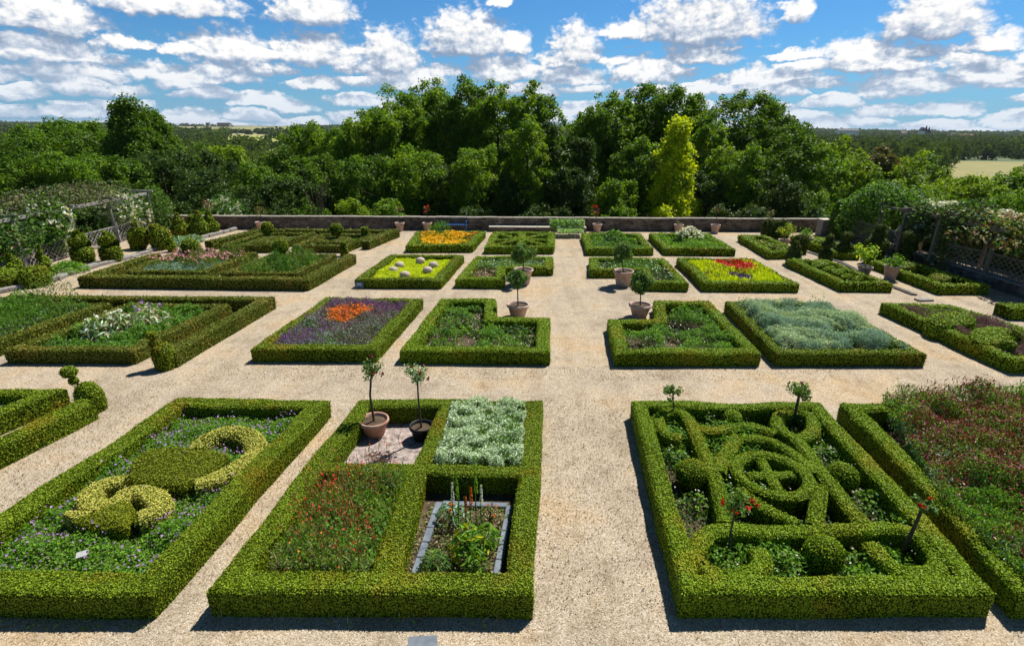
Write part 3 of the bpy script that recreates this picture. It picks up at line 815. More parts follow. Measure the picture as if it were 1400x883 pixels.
patch('rose_underplanting', 'low scattered leaves on the soil between the ribbons of the knot', I['F3'], [dict(m=M['green_leaf'], h=.26, s=.065, cover=.9, f=4., var=.6, mask=noisemask(2.2, -.08)), dict(m=M['fresh_leaf'], h=.28, s=.06, cover=.35, f=4., var=.6, mask=noisemask(2.2, .02)), dict(m=M['dark_leaf'], h=.14, s=.06, cover=.4), dict(m=M['dry_leaf'], h=.04, s=.05, cover=.2), dict(m=M['white_petal'], h=.3, s=.04, cover=.008, lo=.8)], 'ground cover')

def standard(label, base, top, cr, fl=None, lean=None, nfl=6, name='standard_rose', leaves=(None,), n=150, trunk=.02, group=None, fs=.06, L=.075, cat='rose tree', sub='head'):
    """little tree: stem with a loose head of leaves"""
    base = np.asarray(base, float); top = np.asarray(top, float); v = top - base
    e = empty(name, base)
    mb = MB(); k = v * .5 + np.array([rng.normal() * .02, rng.normal() * .02, 0]); tube(mb, [(0, 0, 0), k, v], [trunk, trunk * .85, trunk * .7], 7, 0)
    for _ in range(5):
        d = nz(rng.normal(size=3) + [0, 0, .6]); tube(mb, [v - [0, 0, cr * .3], v + d * cr * .8], [trunk * .5, .004], 5, 0)
    mb.build('stem', M['bark'], e)
    mb = MB(); mats = [m for m in leaves if m] or [M['green_leaf'], M['olive_leaf'], M['dark_leaf']]
    ncl = 11; cl = nz(rng.normal(size=(ncl, 3))) * cr * rng.uniform(.25, .85, (ncl, 1)) * [1, 1, .75]
    for i in range(n):
        pass
    ki = rng.integers(0, ncl, n); d = nz(rng.normal(size=(n, 3))); P = v + cl[ki] + d * cr * .36 * rng.random((n, 1)) ** .4
    mi = rng.integers(0, len(mats), n)
    for j in range(len(mats)): cards(mb, P[mi == j], nz(d + [0, 0, .5] + rng.normal(size=d.shape) * .5)[mi == j], L * rng.uniform(.7, 1.3, (mi == j).sum()), L * .65, j)
    mb.build(sub, mats, e)
    if fl:
        for _ in range(nfl):
            d = nz(rng.normal(size=3) + [0, -.3, .5]); c_ = v + d * cr * rng.uniform(.75, 1.05); m_ = MB()
            cards(m_, c_ + rng.normal(size=(9, 3)) * fs * .22, nz(rng.normal(size=(9, 3)) + d), fs, fs * .85, 0); m_.build('bloom', fl, e)
    tag(e, label, cat, group); return e
def std_px(label, b, t, zb, cr, fl=None, nfl=6, conv=K, **kw):
    B = at(*conv(*b), zb); T = atY(*conv(*t), B[1] + kw.pop('dy', 0)); return standard(label, B, T, cr, fl, nfl=nfl, **kw)
std_px('small standard tree in the far left loop of the knot', (188, 160), (190, 62), .1, .25, None, leaves=(M['olive_leaf'], M['green_leaf']), n=260, name='standard_tree', cat='tree')
std_px('fuller standard rose in the far right loop of the knot', (580, 170), (600, 62), .1, .36, M['wine_petal'], 3, leaves=(M['olive_leaf'], M['green_leaf']), n=420, trunk=.04)
std_px('standard rose with red blooms in the near left loop of the knot', (365, 605), (395, 420), .06, .34, M['red_petal'], 6, n=200, leaves=(M['green_leaf'], M['olive_leaf']))
std_px('leaning thick-stemmed standard rose in the near right loop of the knot', (925, 592), (1003, 425), .06, .19, M['red_petal'], 4, n=220, trunk=.036)

# ---------------------------------------------------------------- right front: red flowers
patch('red_sedum_planting', 'mass of dark red flower heads over green stems in the right front bed', ats([(1205, 545), (1440, 535), (1800, 800), (1410, 800), (1290, 690)], .5), [
    dict(m=M['green_leaf'], h=.72, s=.075, cover=1.6, asp=.35, up=.4, f=5., var=.4), dict(m=M['fresh_leaf'], h=.72, s=.075, cover=.6, asp=.35, up=.4, f=5., var=.4), dict(m=M['olive_leaf'], h=.68, s=.07, cover=1., asp=.35, up=.4), dict(m=M['sage_leaf'], h=.6, s=.06, cover=.5, asp=.35, up=.4),
    dict(m=M['wine_petal'], h=.78, s=.045, cover=.75, f=5., var=.4, asp=.75, lo=.74, mask=noisemask(1.5, -.1)), dict(m=M['wine_petal'], h=.82, s=.15, cover=.22, asp=.12, lo=.7, up=.7), dict(m=M['pink_petal'], h=.78, s=.035, cover=.03, lo=.8)], 'flowers')
hedge('knot_hedge', 'bright low curl of hedge rising among the dark red flowers', [lambda mb: sweep(mb, sp([(1240, 185), (1215, 215), (1235, 250), (1170, 262)], .66, conv=K), False, .2, .7, .06)], BB, 'hedge')
# ---------------------------------------------------------------- planting of the other beds
G, FR, DK, OL, SG = M['green_leaf'], M['fresh_leaf'], M['dark_leaf'], M['olive_leaf'], M['sage_leaf']
P6 = lambda x, y: (330 + x / 3.182, 380 + y / 3.182)
patch('sage_planting', 'purple-leaved sage with green stems in the left middle bed', I['R1'], [
    dict(m=OL, h=.42, s=.06, cover=1.2, asp=.4, up=.3), dict(m=G, h=.4, s=.06, cover=.8, asp=.4, up=.3),
    dict(m=M['purple_petal'], h=.58, s=.1, cover=.75, asp=.26, lo=.55, up=.6, mask=noisemask(1.1, -.1)), dict(m=M['purple_leaf'], h=.52, s=.08, cover=.8, asp=.35, lo=.5, up=.5, mask=noisemask(1.3, -.1)), dict(m=M['sage_leaf'], h=.5, s=.07, cover=.5, asp=.35, up=.4)], 'flowers')
patch('orange_flower_planting', 'patch of bright orange flowers amid the purple sage', ats([(440, 412), (512, 412), (512, 446), (440, 446)], .45), [
    dict(m=G, h=.5, s=.06, cover=.6, mask=ell(475, 430, 30, 11, .45)), dict(m=M['orange_petal'], h=.62, s=.06, cover=1.2, lo=.75, asp=.8, mask=ell(475, 430, 27, 10, .45)), dict(m=OL, h=.58, s=.06, cover=.6, mask=ell(475, 430, 30, 11, .45))], 'flowers')
patch('rose_planting', 'knee-high mixed green rose leaves in the left L-shaped bed', I['R2'], [
    dict(m=G, h=.34, s=.075, cover=1.2, f=5., var=.8, mask=noisemask(5.2, -.06)), dict(m=FR, h=.38, s=.075, cover=.5, f=5., var=.8, mask=noisemask(5.2, .06)), dict(m=DK, h=.26, s=.07, cover=.9, f=5., var=.8, mask=noisemask(4., -.1, 1)),
    dict(m=M['white_petal'], h=.3, s=.05, cover=.02, lo=.8), dict(m=M['wine_petal'], h=.3, s=.05, cover=.03, lo=.7)], 'roses')
patch('rose_planting', 'knee-high mixed green rose leaves in the right L-shaped bed', I['R3'], [
    dict(m=G, h=.34, s=.07, cover=1.2, f=5., var=.8, mask=noisemask(5., -.06)), dict(m=FR, h=.36, s=.07, cover=.45, f=5., var=.8, mask=noisemask(5., .06)), dict(m=DK, h=.26, s=.065, cover=1., f=5., var=.8, mask=noisemask(4., -.1, 1)),
    dict(m=M['white_petal'], h=.32, s=.06, cover=.02, lo=.8)], 'roses')
P7 = lambda x, y: (800 + x / 2.333, 380 + y / 2.333)
sant = inset(I['R4'], -.14)
patch('santolina_planting', 'thick blue-grey feathery foliage overflowing its hedge frame', sant, [
    dict(m=SG, h=.74, s=.08, cover=2.4, asp=.26, lo=.4, up=.35, var=.2, f=3.5, dome=.35, mask=noisemask(8., -.3)), dict(m=M['grey_leaf'], h=.78, s=.08, cover=1.1, asp=.24, lo=.6, up=.3, var=.2, f=3.5, dome=.35, mask=noisemask(4., -.02, 1)), dict(m=DK, h=.6, s=.09, cover=.5, asp=.4, mask=noisemask(2., .12, 1)),
    dict(m=M['santolina_bloom'], h=.82, s=.05, dome=.5, cover=.3, lo=.88, asp=.7, var=.34, f=3., mask=lambda P: wob1(P, .6) + .35 * (P[:, 1] - 18) / 3 + rng.normal(size=len(P)) * .3 > .05), dict(m=DK, h=.3, s=.07, cover=.6)], 'foliage')
patch('purple_heather_planting', 'purple-brown foliage round the pale mounds at the right', I['R5'], [
    dict(m=M['purple_leaf'], h=.44, s=.07, cover=2., asp=.3, up=.5, f=4., var=.5), dict(m=OL, h=.42, s=.06, cover=.7, asp=.4)], 'foliage')
def mounds(label, pts, h, mats, z=None, rx=None, cat='shrub'):
    hedge('clipped_mound', label, [lambda mb: mound(mb, smoothpath(ats(pts, h), True, 5), h, amp=.03, flat=.7)], mats, cat)
def oval(px, py, rx, ry): return [(px + rx * math.cos(t), py - ry * math.sin(t)) for t in np.linspace(0, 2 * math.pi, 10, endpoint=False)]
mounds('large pale yellow-green mound at the far end among purple foliage', oval(1303, 436, 36, 10.5), .58, BB)
mounds('smaller pale yellow-green mound at the near end among purple foliage', oval(1360, 457, 36, 11.5), .58, BB)
ball('small dark ball topiary at the near corner of the purple foliage bed, left one', (1377, 474), .22, .5, BX, lambda x, y: (x, y))
ball('small dark ball topiary at the near corner of the purple foliage bed, right one', (1386, 460), .22, .55, BX, lambda x, y: (x, y))

C6 = lambda x, y: (460 + x / 4.118, 270 + y / 4.118)
patch('lime_planting', 'bright lime yellow-green foliage around six round stones', I['T1'], [dict(m=M['lime_leaf'], h=.3, s=.08, cover=2.4, lo=.5), dict(m=FR, h=.22, s=.08, cover=.6)], 'foliage')
for i, (x, y, lb) in enumerate([(355, 376, 'round pinkish stone at the far left of the lime foliage'), (472, 351, 'round stone at the far edge of the lime foliage'), (546, 375, 'round stone at the far right of the lime foliage'),
                                (513, 404, 'round stone at the near right of the lime foliage'), (385, 430, 'round stone nearest the front of the lime foliage'), (320, 404, 'round stone at the left of the lime foliage')]):
    c = at(*C6(x, y), .42); mb = MB(); lathe(mb, [(.24 * math.sin(t) + .003, .36 - .2 * math.cos(t)) for t in np.linspace(0, math.pi, 11)], (0, 0, 0), 18, 0, amp=.008); tube(mb, [(0, 0, 0), (0, 0, .2)], .07, 8)
    o = mb.build('round_stone', M['round_stone']); o.location = (c[0], c[1], 0); tag(o, lb, 'stone', 'round stones in the lime foliage')
patch('shrub_planting', 'loose grey-green rose leaves in the rear left L-shaped bed', I['T2'], [dict(m=M['silver_leaf'], h=.42, s=.09, cover=.5, mask=noisemask(2, -.1)), dict(m=G, h=.4, s=.09, cover=1.2, mask=noisemask(2., -.15)), dict(m=M['white_petal'], h=.48, s=.06, cover=.02, lo=.8), dict(m=M['dry_leaf'], h=.2, s=.08, cover=.3)], 'roses')
patch('shrub_planting', 'dark green rose leaves with a few white blooms in the rear right L-shaped bed', I['T3'], [dict(m=G, h=.4, s=.09, cover=1.3, mask=noisemask(2, -.15)), dict(m=DK, h=.34, s=.09, cover=.8), dict(m=M['white_petal'], h=.5, s=.08, cover=.03, lo=.8)], 'roses')
red4 = ell(1002, 364, 22, 9); ind4 = ell(1012, 380, 15, 5)
patch('scarlet_flower_planting', 'yellow-green upright spikes with scarlet and indigo flowers between them', I['T4'], [
    dict(m=M['lime_leaf'], h=.5, s=.2, cover=1.6, asp=.16, up=.7, mask=both(neg(red4), neg(ind4))), dict(m=FR, h=.4, s=.16, cover=1., asp=.25, up=.6), dict(m=OL, h=.3, s=.1, cover=.6),
    dict(m=M['red_petal'], h=.62, s=.09, cover=1.3, lo=.7, asp=.8, mask=red4), dict(m=M['indigo_petal'], h=.46, s=.09, cover=1.5, lo=.6, mask=ind4), dict(m=M['wine_petal'], h=.5, s=.08, cover=.2, lo=.8, mask=noisemask(1.4, .2))], 'flowers')
yel = both(neg(ell(602, 322, 18, 5)), lambda P: np.ones(len(P), bool))
patch('yellow_flower_planting', 'golden yellow and orange flowers with a green tuft in the back bed', I['B1'], [
    dict(m=G, h=.4, s=.1, cover=1.2), dict(m=OL, h=.42, s=.12, cover=.5, asp=.3, up=.5), dict(m=M['yellow_petal'], h=.56, s=.11, cover=1.3, lo=.7, asp=.8, mask=both(yel, noisemask(1.5, -.12))), dict(m=M['orange_petal'], h=.55, s=.1, cover=.25, lo=.7, mask=both(yel, noisemask(1.2, 0, 1))),
    dict(m=G, h=.95, s=.2, cover=1.4, asp=.2, up=.7, mask=ell(602, 319, 17, 5))], 'flowers')
leafplant('bushy_shrub', 'rounded deep green shrub in the back bed right of the main path', at(839, 332), .85, .95, 900, .2, .1, [G, DK, FR], None, 'shrub')
leafplant('bushy_shrub', 'low pale green shrub left of the rounded deep green shrub', at(818, 334), .5, .6, 420, .16, .08, [G, FR], None, 'shrub')
leafplant('bushy_shrub', 'low pale green shrub right of the rounded deep green shrub', at(864, 335), .45, .6, 420, .16, .08, [G, FR], None, 'shrub')
leafplant('flowering_bush', 'big rounded bush smothered in white flowers in the back bed', at(941, 333), .95, 1.0, 1000, .18, .1, [G, DK, OL], M['white_petal'], 'shrub', None, 150, .13)
patch('leafy_planting', 'light green leaves round the white-flowered bush', I['B4'], [dict(m=FR, h=.4, s=.12, cover=.7, f=3., var=.8), dict(m=G, h=.36, f=3., var=.8, s=.1, cover=1.)], 'foliage')
patch('leafy_planting', 'low green leaves round the dark mound in the back bed', I['B3'], [dict(m=G, h=.3, s=.11, cover=.9, f=3., var=.8), dict(m=DK, h=.25, s=.1, cover=.6)], 'foliage')
for i, (x, y, rx, ry, lb) in enumerate([(1024, 326, 10, 2, 'far clipped scroll in the narrow back bed'), (1040, 331, 13, 2.5, 'middle clipped scroll in the narrow back bed'), (1056, 336, 12, 2.4, 'near clipped scroll in the narrow back bed'), (1068, 340, 8, 1.6, 'last little clipped block in the narrow back bed')]): mounds(lb, oval(x, y, rx, ry), .38, BX)
for x, y, rx, ry, lb in [(1118, 328, 16, 3, 'far long mound in the narrow bed by the pergola'), (1140, 335, 15, 3, 'near long mound in the narrow bed by the pergola')]: mounds(lb, oval(x, y, rx, ry), .42, BB)
for x, y, rx, ry, lb in [(1121, 360, 12, 3.4, 'largest round mound at the far end of the mound chain'), (1133, 367, 8, 2.4, 'second mound of the chain, behind the crescent'), (1146, 371, 9, 3., 'middle mound of the chain'), (1159, 377.5, 8, 2.5, 'fourth mound of the chain'), (1173, 381, 8, 2.4, 'nearest mound of the chain')]: mounds(lb, oval(x, y, rx, ry), .44, BB)
for x, y, lb in [(1239, 362, 'far low clipped drum in the bed by the right pergola'), (1285, 379, 'near low clipped drum in the bed by the right pergola')]: mounds(lb, oval(x, y, 16, 4.6), .42, BX)
patch('low_planting', 'sparse low leaves on the soil between the two drums', I['T6'], [dict(m=DK, h=.12, s=.08, cover=.4), dict(m=M['dry_leaf'], h=.08, s=.08, cover=.3)], 'ground cover')
patch('low_planting', 'low green leaves under the chain of mounds', I['T5'], [dict(m=DK, h=.16, s=.09, cover=.8)], 'ground cover')
# left beds
patch('thistle_planting', 'green leaves filling the left bed under the white thistles', I['R0'], [dict(m=G, h=.4, s=.09, cover=1.3, f=4., var=.7), dict(m=FR, h=.36, s=.08, cover=.4, f=4., var=.7), dict(m=DK, h=.3, s=.08, cover=.8)], 'foliage')
P5 = lambda x, y: (x / 2.759, 380 + y / 2.759)
for i, (x, y, r_, lb) in enumerate([(400, 205, .75, 'pale spiny thistle plant at the left of the left bed'), (480, 195, .7, 'pale spiny thistle plant in the middle of the left bed'), (560, 180, .85, 'tallest pale thistle plant with violet heads in the left bed')]):
    leafplant('thistle_plant', lb, at(*P5(x, y + 20), .1), .85 + .15 * (i == 2), r_, 330, .3, .055, [M['grey_leaf'], M['dry_leaf'], G], M['violet_petal'] if i == 2 else M['white_petal'], 'thistle', None, 7, .12)
patch('mixed_planting', 'loose green and grey plants in the bed at the left edge', I['R00'], [dict(m=G, h=.7, s=.12, cover=1.2, asp=.35, up=.45, f=2.5, var=.8), dict(m=M['silver_leaf'], h=.55, s=.1, cover=.5, asp=.3, up=.4, mask=noisemask(.8, 0)), dict(m=OL, h=.8, s=.12, cover=.7, f=3., var=.7, asp=.25, up=.5, mask=noisemask(.7, 0, 1)), dict(m=FR, h=.3, s=.09, cover=.4)], 'plants')
patch('leafy_planting', 'broad light green leaves in the front bed at the left edge', I['F0'], [dict(m=FR, h=.3, s=.12, cover=.8), dict(m=M['grey_leaf'], h=.32, s=.12, cover=.4), dict(m=DK, h=.25, s=.09, cover=.8)], 'foliage')
patch('blue_grey_planting', 'blue-grey and pink tufts in the left bed with two ball bushes', I['L1'], [dict(m=SG, h=.35, s=.09, cover=1.1, asp=.3, up=.4, mask=noisemask(.9, -.1)), dict(m=OL, h=.62, s=.12, cover=1.2, asp=.25, up=.6, f=3., var=.8, mask=noisemask(1.1, -.02, 1)), dict(m=M['pink_petal'], h=.78, s=.09, cover=.22, lo=.7, asp=.7, mask=noisemask(1.1, .0, 1)), dict(m=G, h=.25, s=.08, cover=.8)], 'plants')
patch('green_tuft_planting', 'mixed green tufts in the left bed nearest the main beds', I['L2'], [dict(m=G, h=.5, s=.14, cover=1., asp=.2, up=.6, f=4., var=.8), dict(m=OL, h=.6, s=.14, cover=.8, asp=.2, up=.6, f=3., var=.9, mask=noisemask(3., 0)), dict(m=FR, h=.34, s=.09, cover=.4, mask=noisemask(.9, .05)), dict(m=DK, h=.45, s=.12, cover=.9, asp=.3, up=.5, f=4., var=.8)], 'plants')
patch('low_planting', 'low grey-green leaves in the rearmost left bed', I['L3'], [dict(m=M['silver_leaf'], h=.2, s=.1, cover=.9, mask=noisemask(.7, -.05)), dict(m=OL, h=.22, s=.1, cover=.8)], 'ground cover')
patch('low_planting', 'low green leaves in the rearmost bed beside the wall', I['L4'], [dict(m=G, h=.22, s=.1, cover=1.), dict(m=OL, h=.22, s=.1, cover=.6)], 'ground cover')
mounds('flat clipped diamond of hedge in the rearmost left bed', [(345, 333), (350, 326), (388, 322), (390, 327), (378, 333)], .5, BD)
mounds('flat clipped diamond of hedge under the ball bush in the rearmost bed', [(430, 331), (444, 324), (480, 324), (474, 331)], .4, BD)
mounds('low round clipped cushion among green tufts in the left bed', oval(381, 353, 17, 3.4), .5, BD)
idp = lambda x, y: (x, y)
ball('dark green ball bush on a stem in the rearmost left bed', (365, 312), .38, .95, BX, idp)
ball('dark green ball bush standing over the rearmost diamond', (459.5, 314), .38, .95, BX, idp)
ball('dark green ball bush over the green tufts in the left bed', (383, 338.5), .42, .9, BX, idp)
ball('dark green ball bush among blue-grey and pink plants', (261, 339), .48, .85, BX, idp)

# ---------------------------------------------------------------- topiary
def stack(label, base, prof_parts, mats=None, name='topiary', group=None, off=None):
    """prof_parts: list of (zc, rx, rz) bodies stacked on one plant; or 'spiral'"""
    b = at(*base); mb = MB(); sf = []
    for i, (zc, rx, rz) in enumerate(prof_parts):
        ox, oy = (off[i] if off else (0, 0))
        pr = [(rx * math.sin(t) ** .8 + .01, zc - rz * math.cos(t)) for t in np.linspace(.15, math.pi, 9)]
        if zc - rz <= .1: pr = [(rx * .85, 0.)] + [q for q in pr if q[1] > .1]
        sf.append(lathe(mb, pr, (b[0] + ox, b[1] + oy, 0), 16, 0, amp=.03, f=4.))
    for V, Fq in sf: leafcoat(mb, V, Fq, 1, 1.4)
    tube(mb, [(b[0], b[1], 0)] + [(b[0] + (off[i][0] if off else 0), b[1] + (off[i][1] if off else 0), q_[0]) for i, q_ in enumerate(prof_parts)], .03, 6, 2)
    o = mb.build(name, (mats or BX) + [M['bark']], loc=(b[0], b[1], 0)); return tag(o, label, 'topiary', group)
def spiral(label, base, h, r0, turns, r1=.12, mats=None, drum=.0, group=None):
    """clipped spiral: a thick tapered coil winding up a stem"""
    b = at(*base); mb = MB(); n = int(turns * 14); P = []; rad = []
    for i in range(n + 1):
        t = i / n; a = t * turns * 2 * math.pi + 1.; k = (1 - t) ** .8
        rr = r0 * .55 * k; P.append((b[0] + rr * math.cos(a), b[1] + rr * math.sin(a), drum + .1 + t * (h - drum - .1))); rad.append(r0 * .50 * k + r1 * .5)
    m2 = MB(); tube(m2, P, rad, 10, 0, True); V = m2.V[0]; Fq = m2.L[0].reshape(-1, 4)
    mb.add(V, Fq, 0); leafcoat(mb, V, Fq, 1, 1.3, jit=.8)
    leafcoat(mb, V, Fq[:, ::-1], 1, .8, jit=.8)
    if drum:
        V, Fq = lathe(mb, [(r0 * 1.0, 0), (r0 * 1.08, drum * .5), (r0, drum * .95), (.02, drum)], (b[0], b[1], 0), 16, 0, amp=.03); leafcoat(mb, V, Fq, 1, 1.3)
    o = mb.build('topiary', (mats or BX) + [M['bark']], loc=(b[0], b[1], 0)); return tag(o, label, 'topiary', group)
TG = 'clipped yews along the left kerb'
YW = [M['box_core'], M['box_leaf']]
spiral('spiral topiary on a drum, first of the pair before the white roses', (115, 358), 1.75, .5, 2., drum=.75, mats=YW, group=TG)
spiral('spiral topiary on a drum, right one of the pair before the white roses', (154, 357), 1.65, .5, 1.6, drum=.75, mats=YW, group=TG)
stack('topiary of clustered upright lobes with a knob on top', (194, 340), [(.6, .5, .6), (.75, .4, .55), (1.45, .16, .16)], YW, group=TG, off=[(-.15, 0), (.28, -.1), (-.1, 0)])
stack('fat egg-shaped topiary with a small round cap leaning left', (222, 340), [(.62, .6, .66), (1.3, .3, .17)], YW, group=TG, off=[(0, 0), (-.2, 0)])
stack('drum topiary topped by a small tiered cone, leftmost of the far group', (248, 324), [(.45, .58, .5), (1.05, .3, .22), (1.4, .16, .2)], YW, group=TG)
stack('egg topiary with pointed cap in the far group, second from the left', (265.5, 322), [(.5, .45, .5), (1.1, .22, .3)], YW, group=TG)
stack('egg topiary with pointed cap in the far group, second from the right', (275.5, 322.5), [(.5, .52, .5), (1.15, .25, .35), (1.5, .1, .15)], YW, group=TG)
stack('slim pear-shaped topiary at the right end of the far group', (289.5, 319.5), [(.45, .5, .5), (1.0, .3, .35), (1.45, .14, .2)], YW, group=TG)
spiral('broad spiral topiary at the left edge of the garden', (24, 384), 1.35, .55, 1.6, mats=YW, group=TG)
stack('wide low clipped mound at the left edge of the garden', (6, 390), [(.32, .8, .4)], YW, group=TG)
spiral('slim spiral topiary rising behind a round base mound', (64, 378), 1.5, .36, 2.2, mats=YW, group=TG)
stack('rounded clipped base mound in front of the slim spiral', (51, 390), [(.4, .62, .45)], YW, group=TG)
stack('small clipped cone by the kerb beside the egg topiary', (236, 344), [(.3, .25, .3), (.65, .14, .15)], YW, group=TG)
# bars' end topiaries
b5 = lambda x, y: (x / 2.759, 380 + y / 2.759)
stack('block topiary carrying two balls on a stem at the end of the front left hedge', (128, 561), [(.36, .3, .42), (.9, .11, .1), (1.17, .18, .14)], BX, off=[(0.03, 0), (-.17, -.1), (-.24, -.1)])
stack('block topiary with two dark balls at the end of the bent hedge', (225, 503), [(.36, .3, .42), (.80, .16, .13), (1.08, .14, .12)], BX, off=[(.05, 0), (-.12, 0), (-.16, 0)])
for x, y, pp, lb in [(1083, 362, [(.4, .4, .45), (.85, .3, .3), (1.15, .16, .2)], 'two-lobed dark topiary at the far left corner of the mound chain bed'), (1127, 361, [(.4, .36, .42), (.8, .12, .12), (1.1, .34, .2), (1.45, .2, .18)], 'tiered dark topiary at the far right corner of the mound chain bed'),
                     (1152, 352, [(.35, .55, .5), (.9, .2, .2), (1.25, .3, .22)], 'cube topiary with balls on top at the near corner of the bed by the pergola'), (1092, 346, [(.5, .5, .6)], 'dark cube-like topiary at the near corner of the narrow back bed'),
                     (1049.5, 326, [(.6, .5, .75)], 'dark upright block topiary by the back wall, left one'), (1067, 328, [(.6, .5, .75)], 'dark upright block topiary by the back wall, right one'),
                     (1193, 360, [(.5, .5, .5), (1.1, .62, .32), (1.65, .3, .25), (2.0, .22, .2)], 'tall dark cloud-clipped topiary before the pergola lattice'), (1237, 363, [(.35, .3, .4), (1.0, .4, .25), (1.6, .5, .3)], 'dark cloud-clipped topiary under the white climbing rose'),
                     (1230, 352, [(.4, .4, .45), (.95, .32, .3)], 'round-headed dark bush beside the far drum bed'),
                     (471, 350, [(.3, .25, .35), (.7, .18, .16)], 'small ball-topped topiary on the corner of the left double hedge'), (500, 331, [(.35, .25, .4), (.78, .24, .18)], 'small ball-topped topiary on the end of the rearmost left hedge')]:
    stack(lb, (x, y), pp, YW if x < 600 else [M['box_core'], M['yew_leaf']])

# ---------------------------------------------------------------- pots
def pot(parent, r, h, mat, base=.62, rim=.09):
    mb = MB(); b = r * base
    lathe(mb, [(.01, 0), (b, 0), (b * 1.02, .02), (r * .9, h - rim), (r * .93, h - rim - .005), (r * 1.0, h - rim + .01), (r * 1.03, h - rim * .5), (r, h), (r * .93, h + .004), (r * .88, h - .015), (r * .82, h - .09)], (0, 0, 0), 28, 0)
    mb.build('pot', mat, parent)
    mb = MB(); lathe(mb, [(r * .85, h - .075), (r * .5, h - .06), (.01, h - .055)], (0, 0, 0), 20, 0, amp=.006, f=20); mb.build('pot_soil', M['soil'], parent)
def potted(label, base, r, h, toppx, cr, mat, leaves=None, n=500, fl=None, nfl=5, trunk=.025, name='potted_tree', L=.09, cat='potted tree', group=None, handles=True, fs=.07):
    b = at(*base); e = empty(name, b); pot(e, r, h, mat)
    T = atY(toppx[0], toppx[1], b[1]) - b
    v = np.array([T[0], 0, T[2]]); mb = MB()
    k = np.array([0, 0, h - .06]); mid = (k + v) / 2 + [rng.normal() * .03, rng.normal() * .03, 0]
    tube(mb, [k, mid, v], [trunk, trunk * .85, trunk * .7], 8)
    for _ in range(7):
        d = nz(rng.normal(size=3) + [0, 0, .5]); tube(mb, [v - [0, 0, cr * .55], v + d * cr * .7], [trunk * .5, .005], 5, 0, False)
    mb.build('trunk', M['bark'], e)
    mats = leaves or [M['green_leaf'], M['dark_leaf'], M['olive_leaf']]; mb = MB(); ncl = 16
    cl = nz(rng.normal(size=(ncl, 3))) * cr * rng.uniform(.3, .8, (ncl, 1)) * [1, 1, .85]; ki = rng.integers(0, ncl, n); d = nz(rng.normal(size=(n, 3)))
    P = v + cl[ki] + d * cr * .38 * rng.random((n, 1)) ** .4; mi = rng.integers(0, len(mats), n)
    for j in range(len(mats)):
        s = mi == j; cards(mb, P[s], nz(d + [0, 0, .5] + rng.normal(size=d.shape) * .5)[s], L * rng.uniform(.7, 1.3, s.sum()), L * .55, j)
    mb.build('crown', mats, e)
    if fl:
        for _ in range(nfl):
            d = nz(rng.normal(size=3) + [0, -.4, .4]); c_ = v + d * cr * rng.uniform(.7, 1.); m_ = MB(); cards(m_, c_ + rng.normal(size=(10, 3)) * fs * .22, nz(rng.normal(size=(10, 3)) + d), fs, fs * .85, 0); m_.build('bloom', fl, e)
    tag(e, label, cat, group); return e
TC, PT = M['terracotta'], M['pale_terracotta']
PG = 'potted trees flanking the main path'
potted('little citrus tree in a terracotta pot, front left of the main path', (708, 433), .44, .52, (707, 382), .46, PT, group=PG, n=2000, L=.09)
potted('bushy citrus tree in a terracotta pot, front right of the main path', (874, 433), .44, .52, (874, 388), .55, PT, group=PG, n=2800, L=.095)
potted('wide loose citrus tree in a tall pot, rear left of the main path', (715, 388), .48, .72, (716, 346), .62, PT, group=PG, n=2600, L=.11)
potted('round-headed citrus tree in a tall terracotta pot, rear right of the main path', (851, 390), .48, .72, (850, 346), .6, PT, group=PG, n=2800, L=.11)
potted('standard rose in a wide terracotta pot inside the front hedge frame', (513, 595), .35, .45, (508, 505), .34, TC, [M['olive_leaf'], M['green_leaf'], M['dark_leaf']], 420, M['wine_petal'], 4, .03, 'potted_rose', .065, 'potted rose')
potted('standard rose in a black plastic pot inside the front hedge frame', (577, 601), .28, .4, (570, 510), .34, M['black_plastic'], [M['olive_leaf'], M['green_leaf'], M['grey_leaf']], 460, M['wine_petal'], 4, .025, 'potted_rose', .065, 'potted rose')
WG = 'pots along the back wall'
for x, y, tx, ty, cr, lv, fl, n, lb in [
    (547, 316, 545, 286, .4, [M['rust_stem'], M['dry_leaf']], None, 60, 'thin brownish standard rose in a pot before the back wall, left of the red one'), (584.5, 316, 583, 286, .34, [M['rust_stem'], G], M['red_petal'], 45, 'red-flowered standard rose in a pot before the back wall, left of the bench'),
    (357, 315, 356, 287, .6, [M['rust_stem'], OL], None, 140, 'reddish standard rose in a pot before the back wall at the left'), (284, 314.8, 283, 280, .5, [M['rust_stem'], M['wine_petal']], None, 130, 'dark red-leaved standard in a pot in the left corner by the wall'),
    (816, 317.6, 816, 288, .42, [M['wine_petal'], M['rust_stem']], M['red_petal'], 60, 'red-flowered standard rose in a pot right of the stone planter'), (977, 318.6, 980, 287, .4, [M['rust_stem'], G], None, 50, 'thin bare standard rose in a pot behind the white-flowered bush'),
    (1050, 318.8, 1054, 290, .55, [M['dry_leaf'], OL], None, 80, 'spindly standard tree in a pot near the right end of the wall')]:
    potted(lb, (x, y), .34, .6, (tx, ty), cr, PT, lv, n, fl, 6, .025, 'potted_rose', .10, 'potted rose', WG, fs=.10)
potted('terracotta pot with a stubby low plant before the back wall', (927, 318.4), .34, .6, (927, 305), .25, PT, [OL], 30, None, 0, .02, 'potted_plant', .1, 'potted plant', WG)
potted('round leafy bush in a terracotta pot before the narrow pergola bed', (1100, 337), .42, .6, (1103, 319), .5, PT, [G, FR], 260, None, 0, .02, 'potted_plant', .13, 'potted plant')
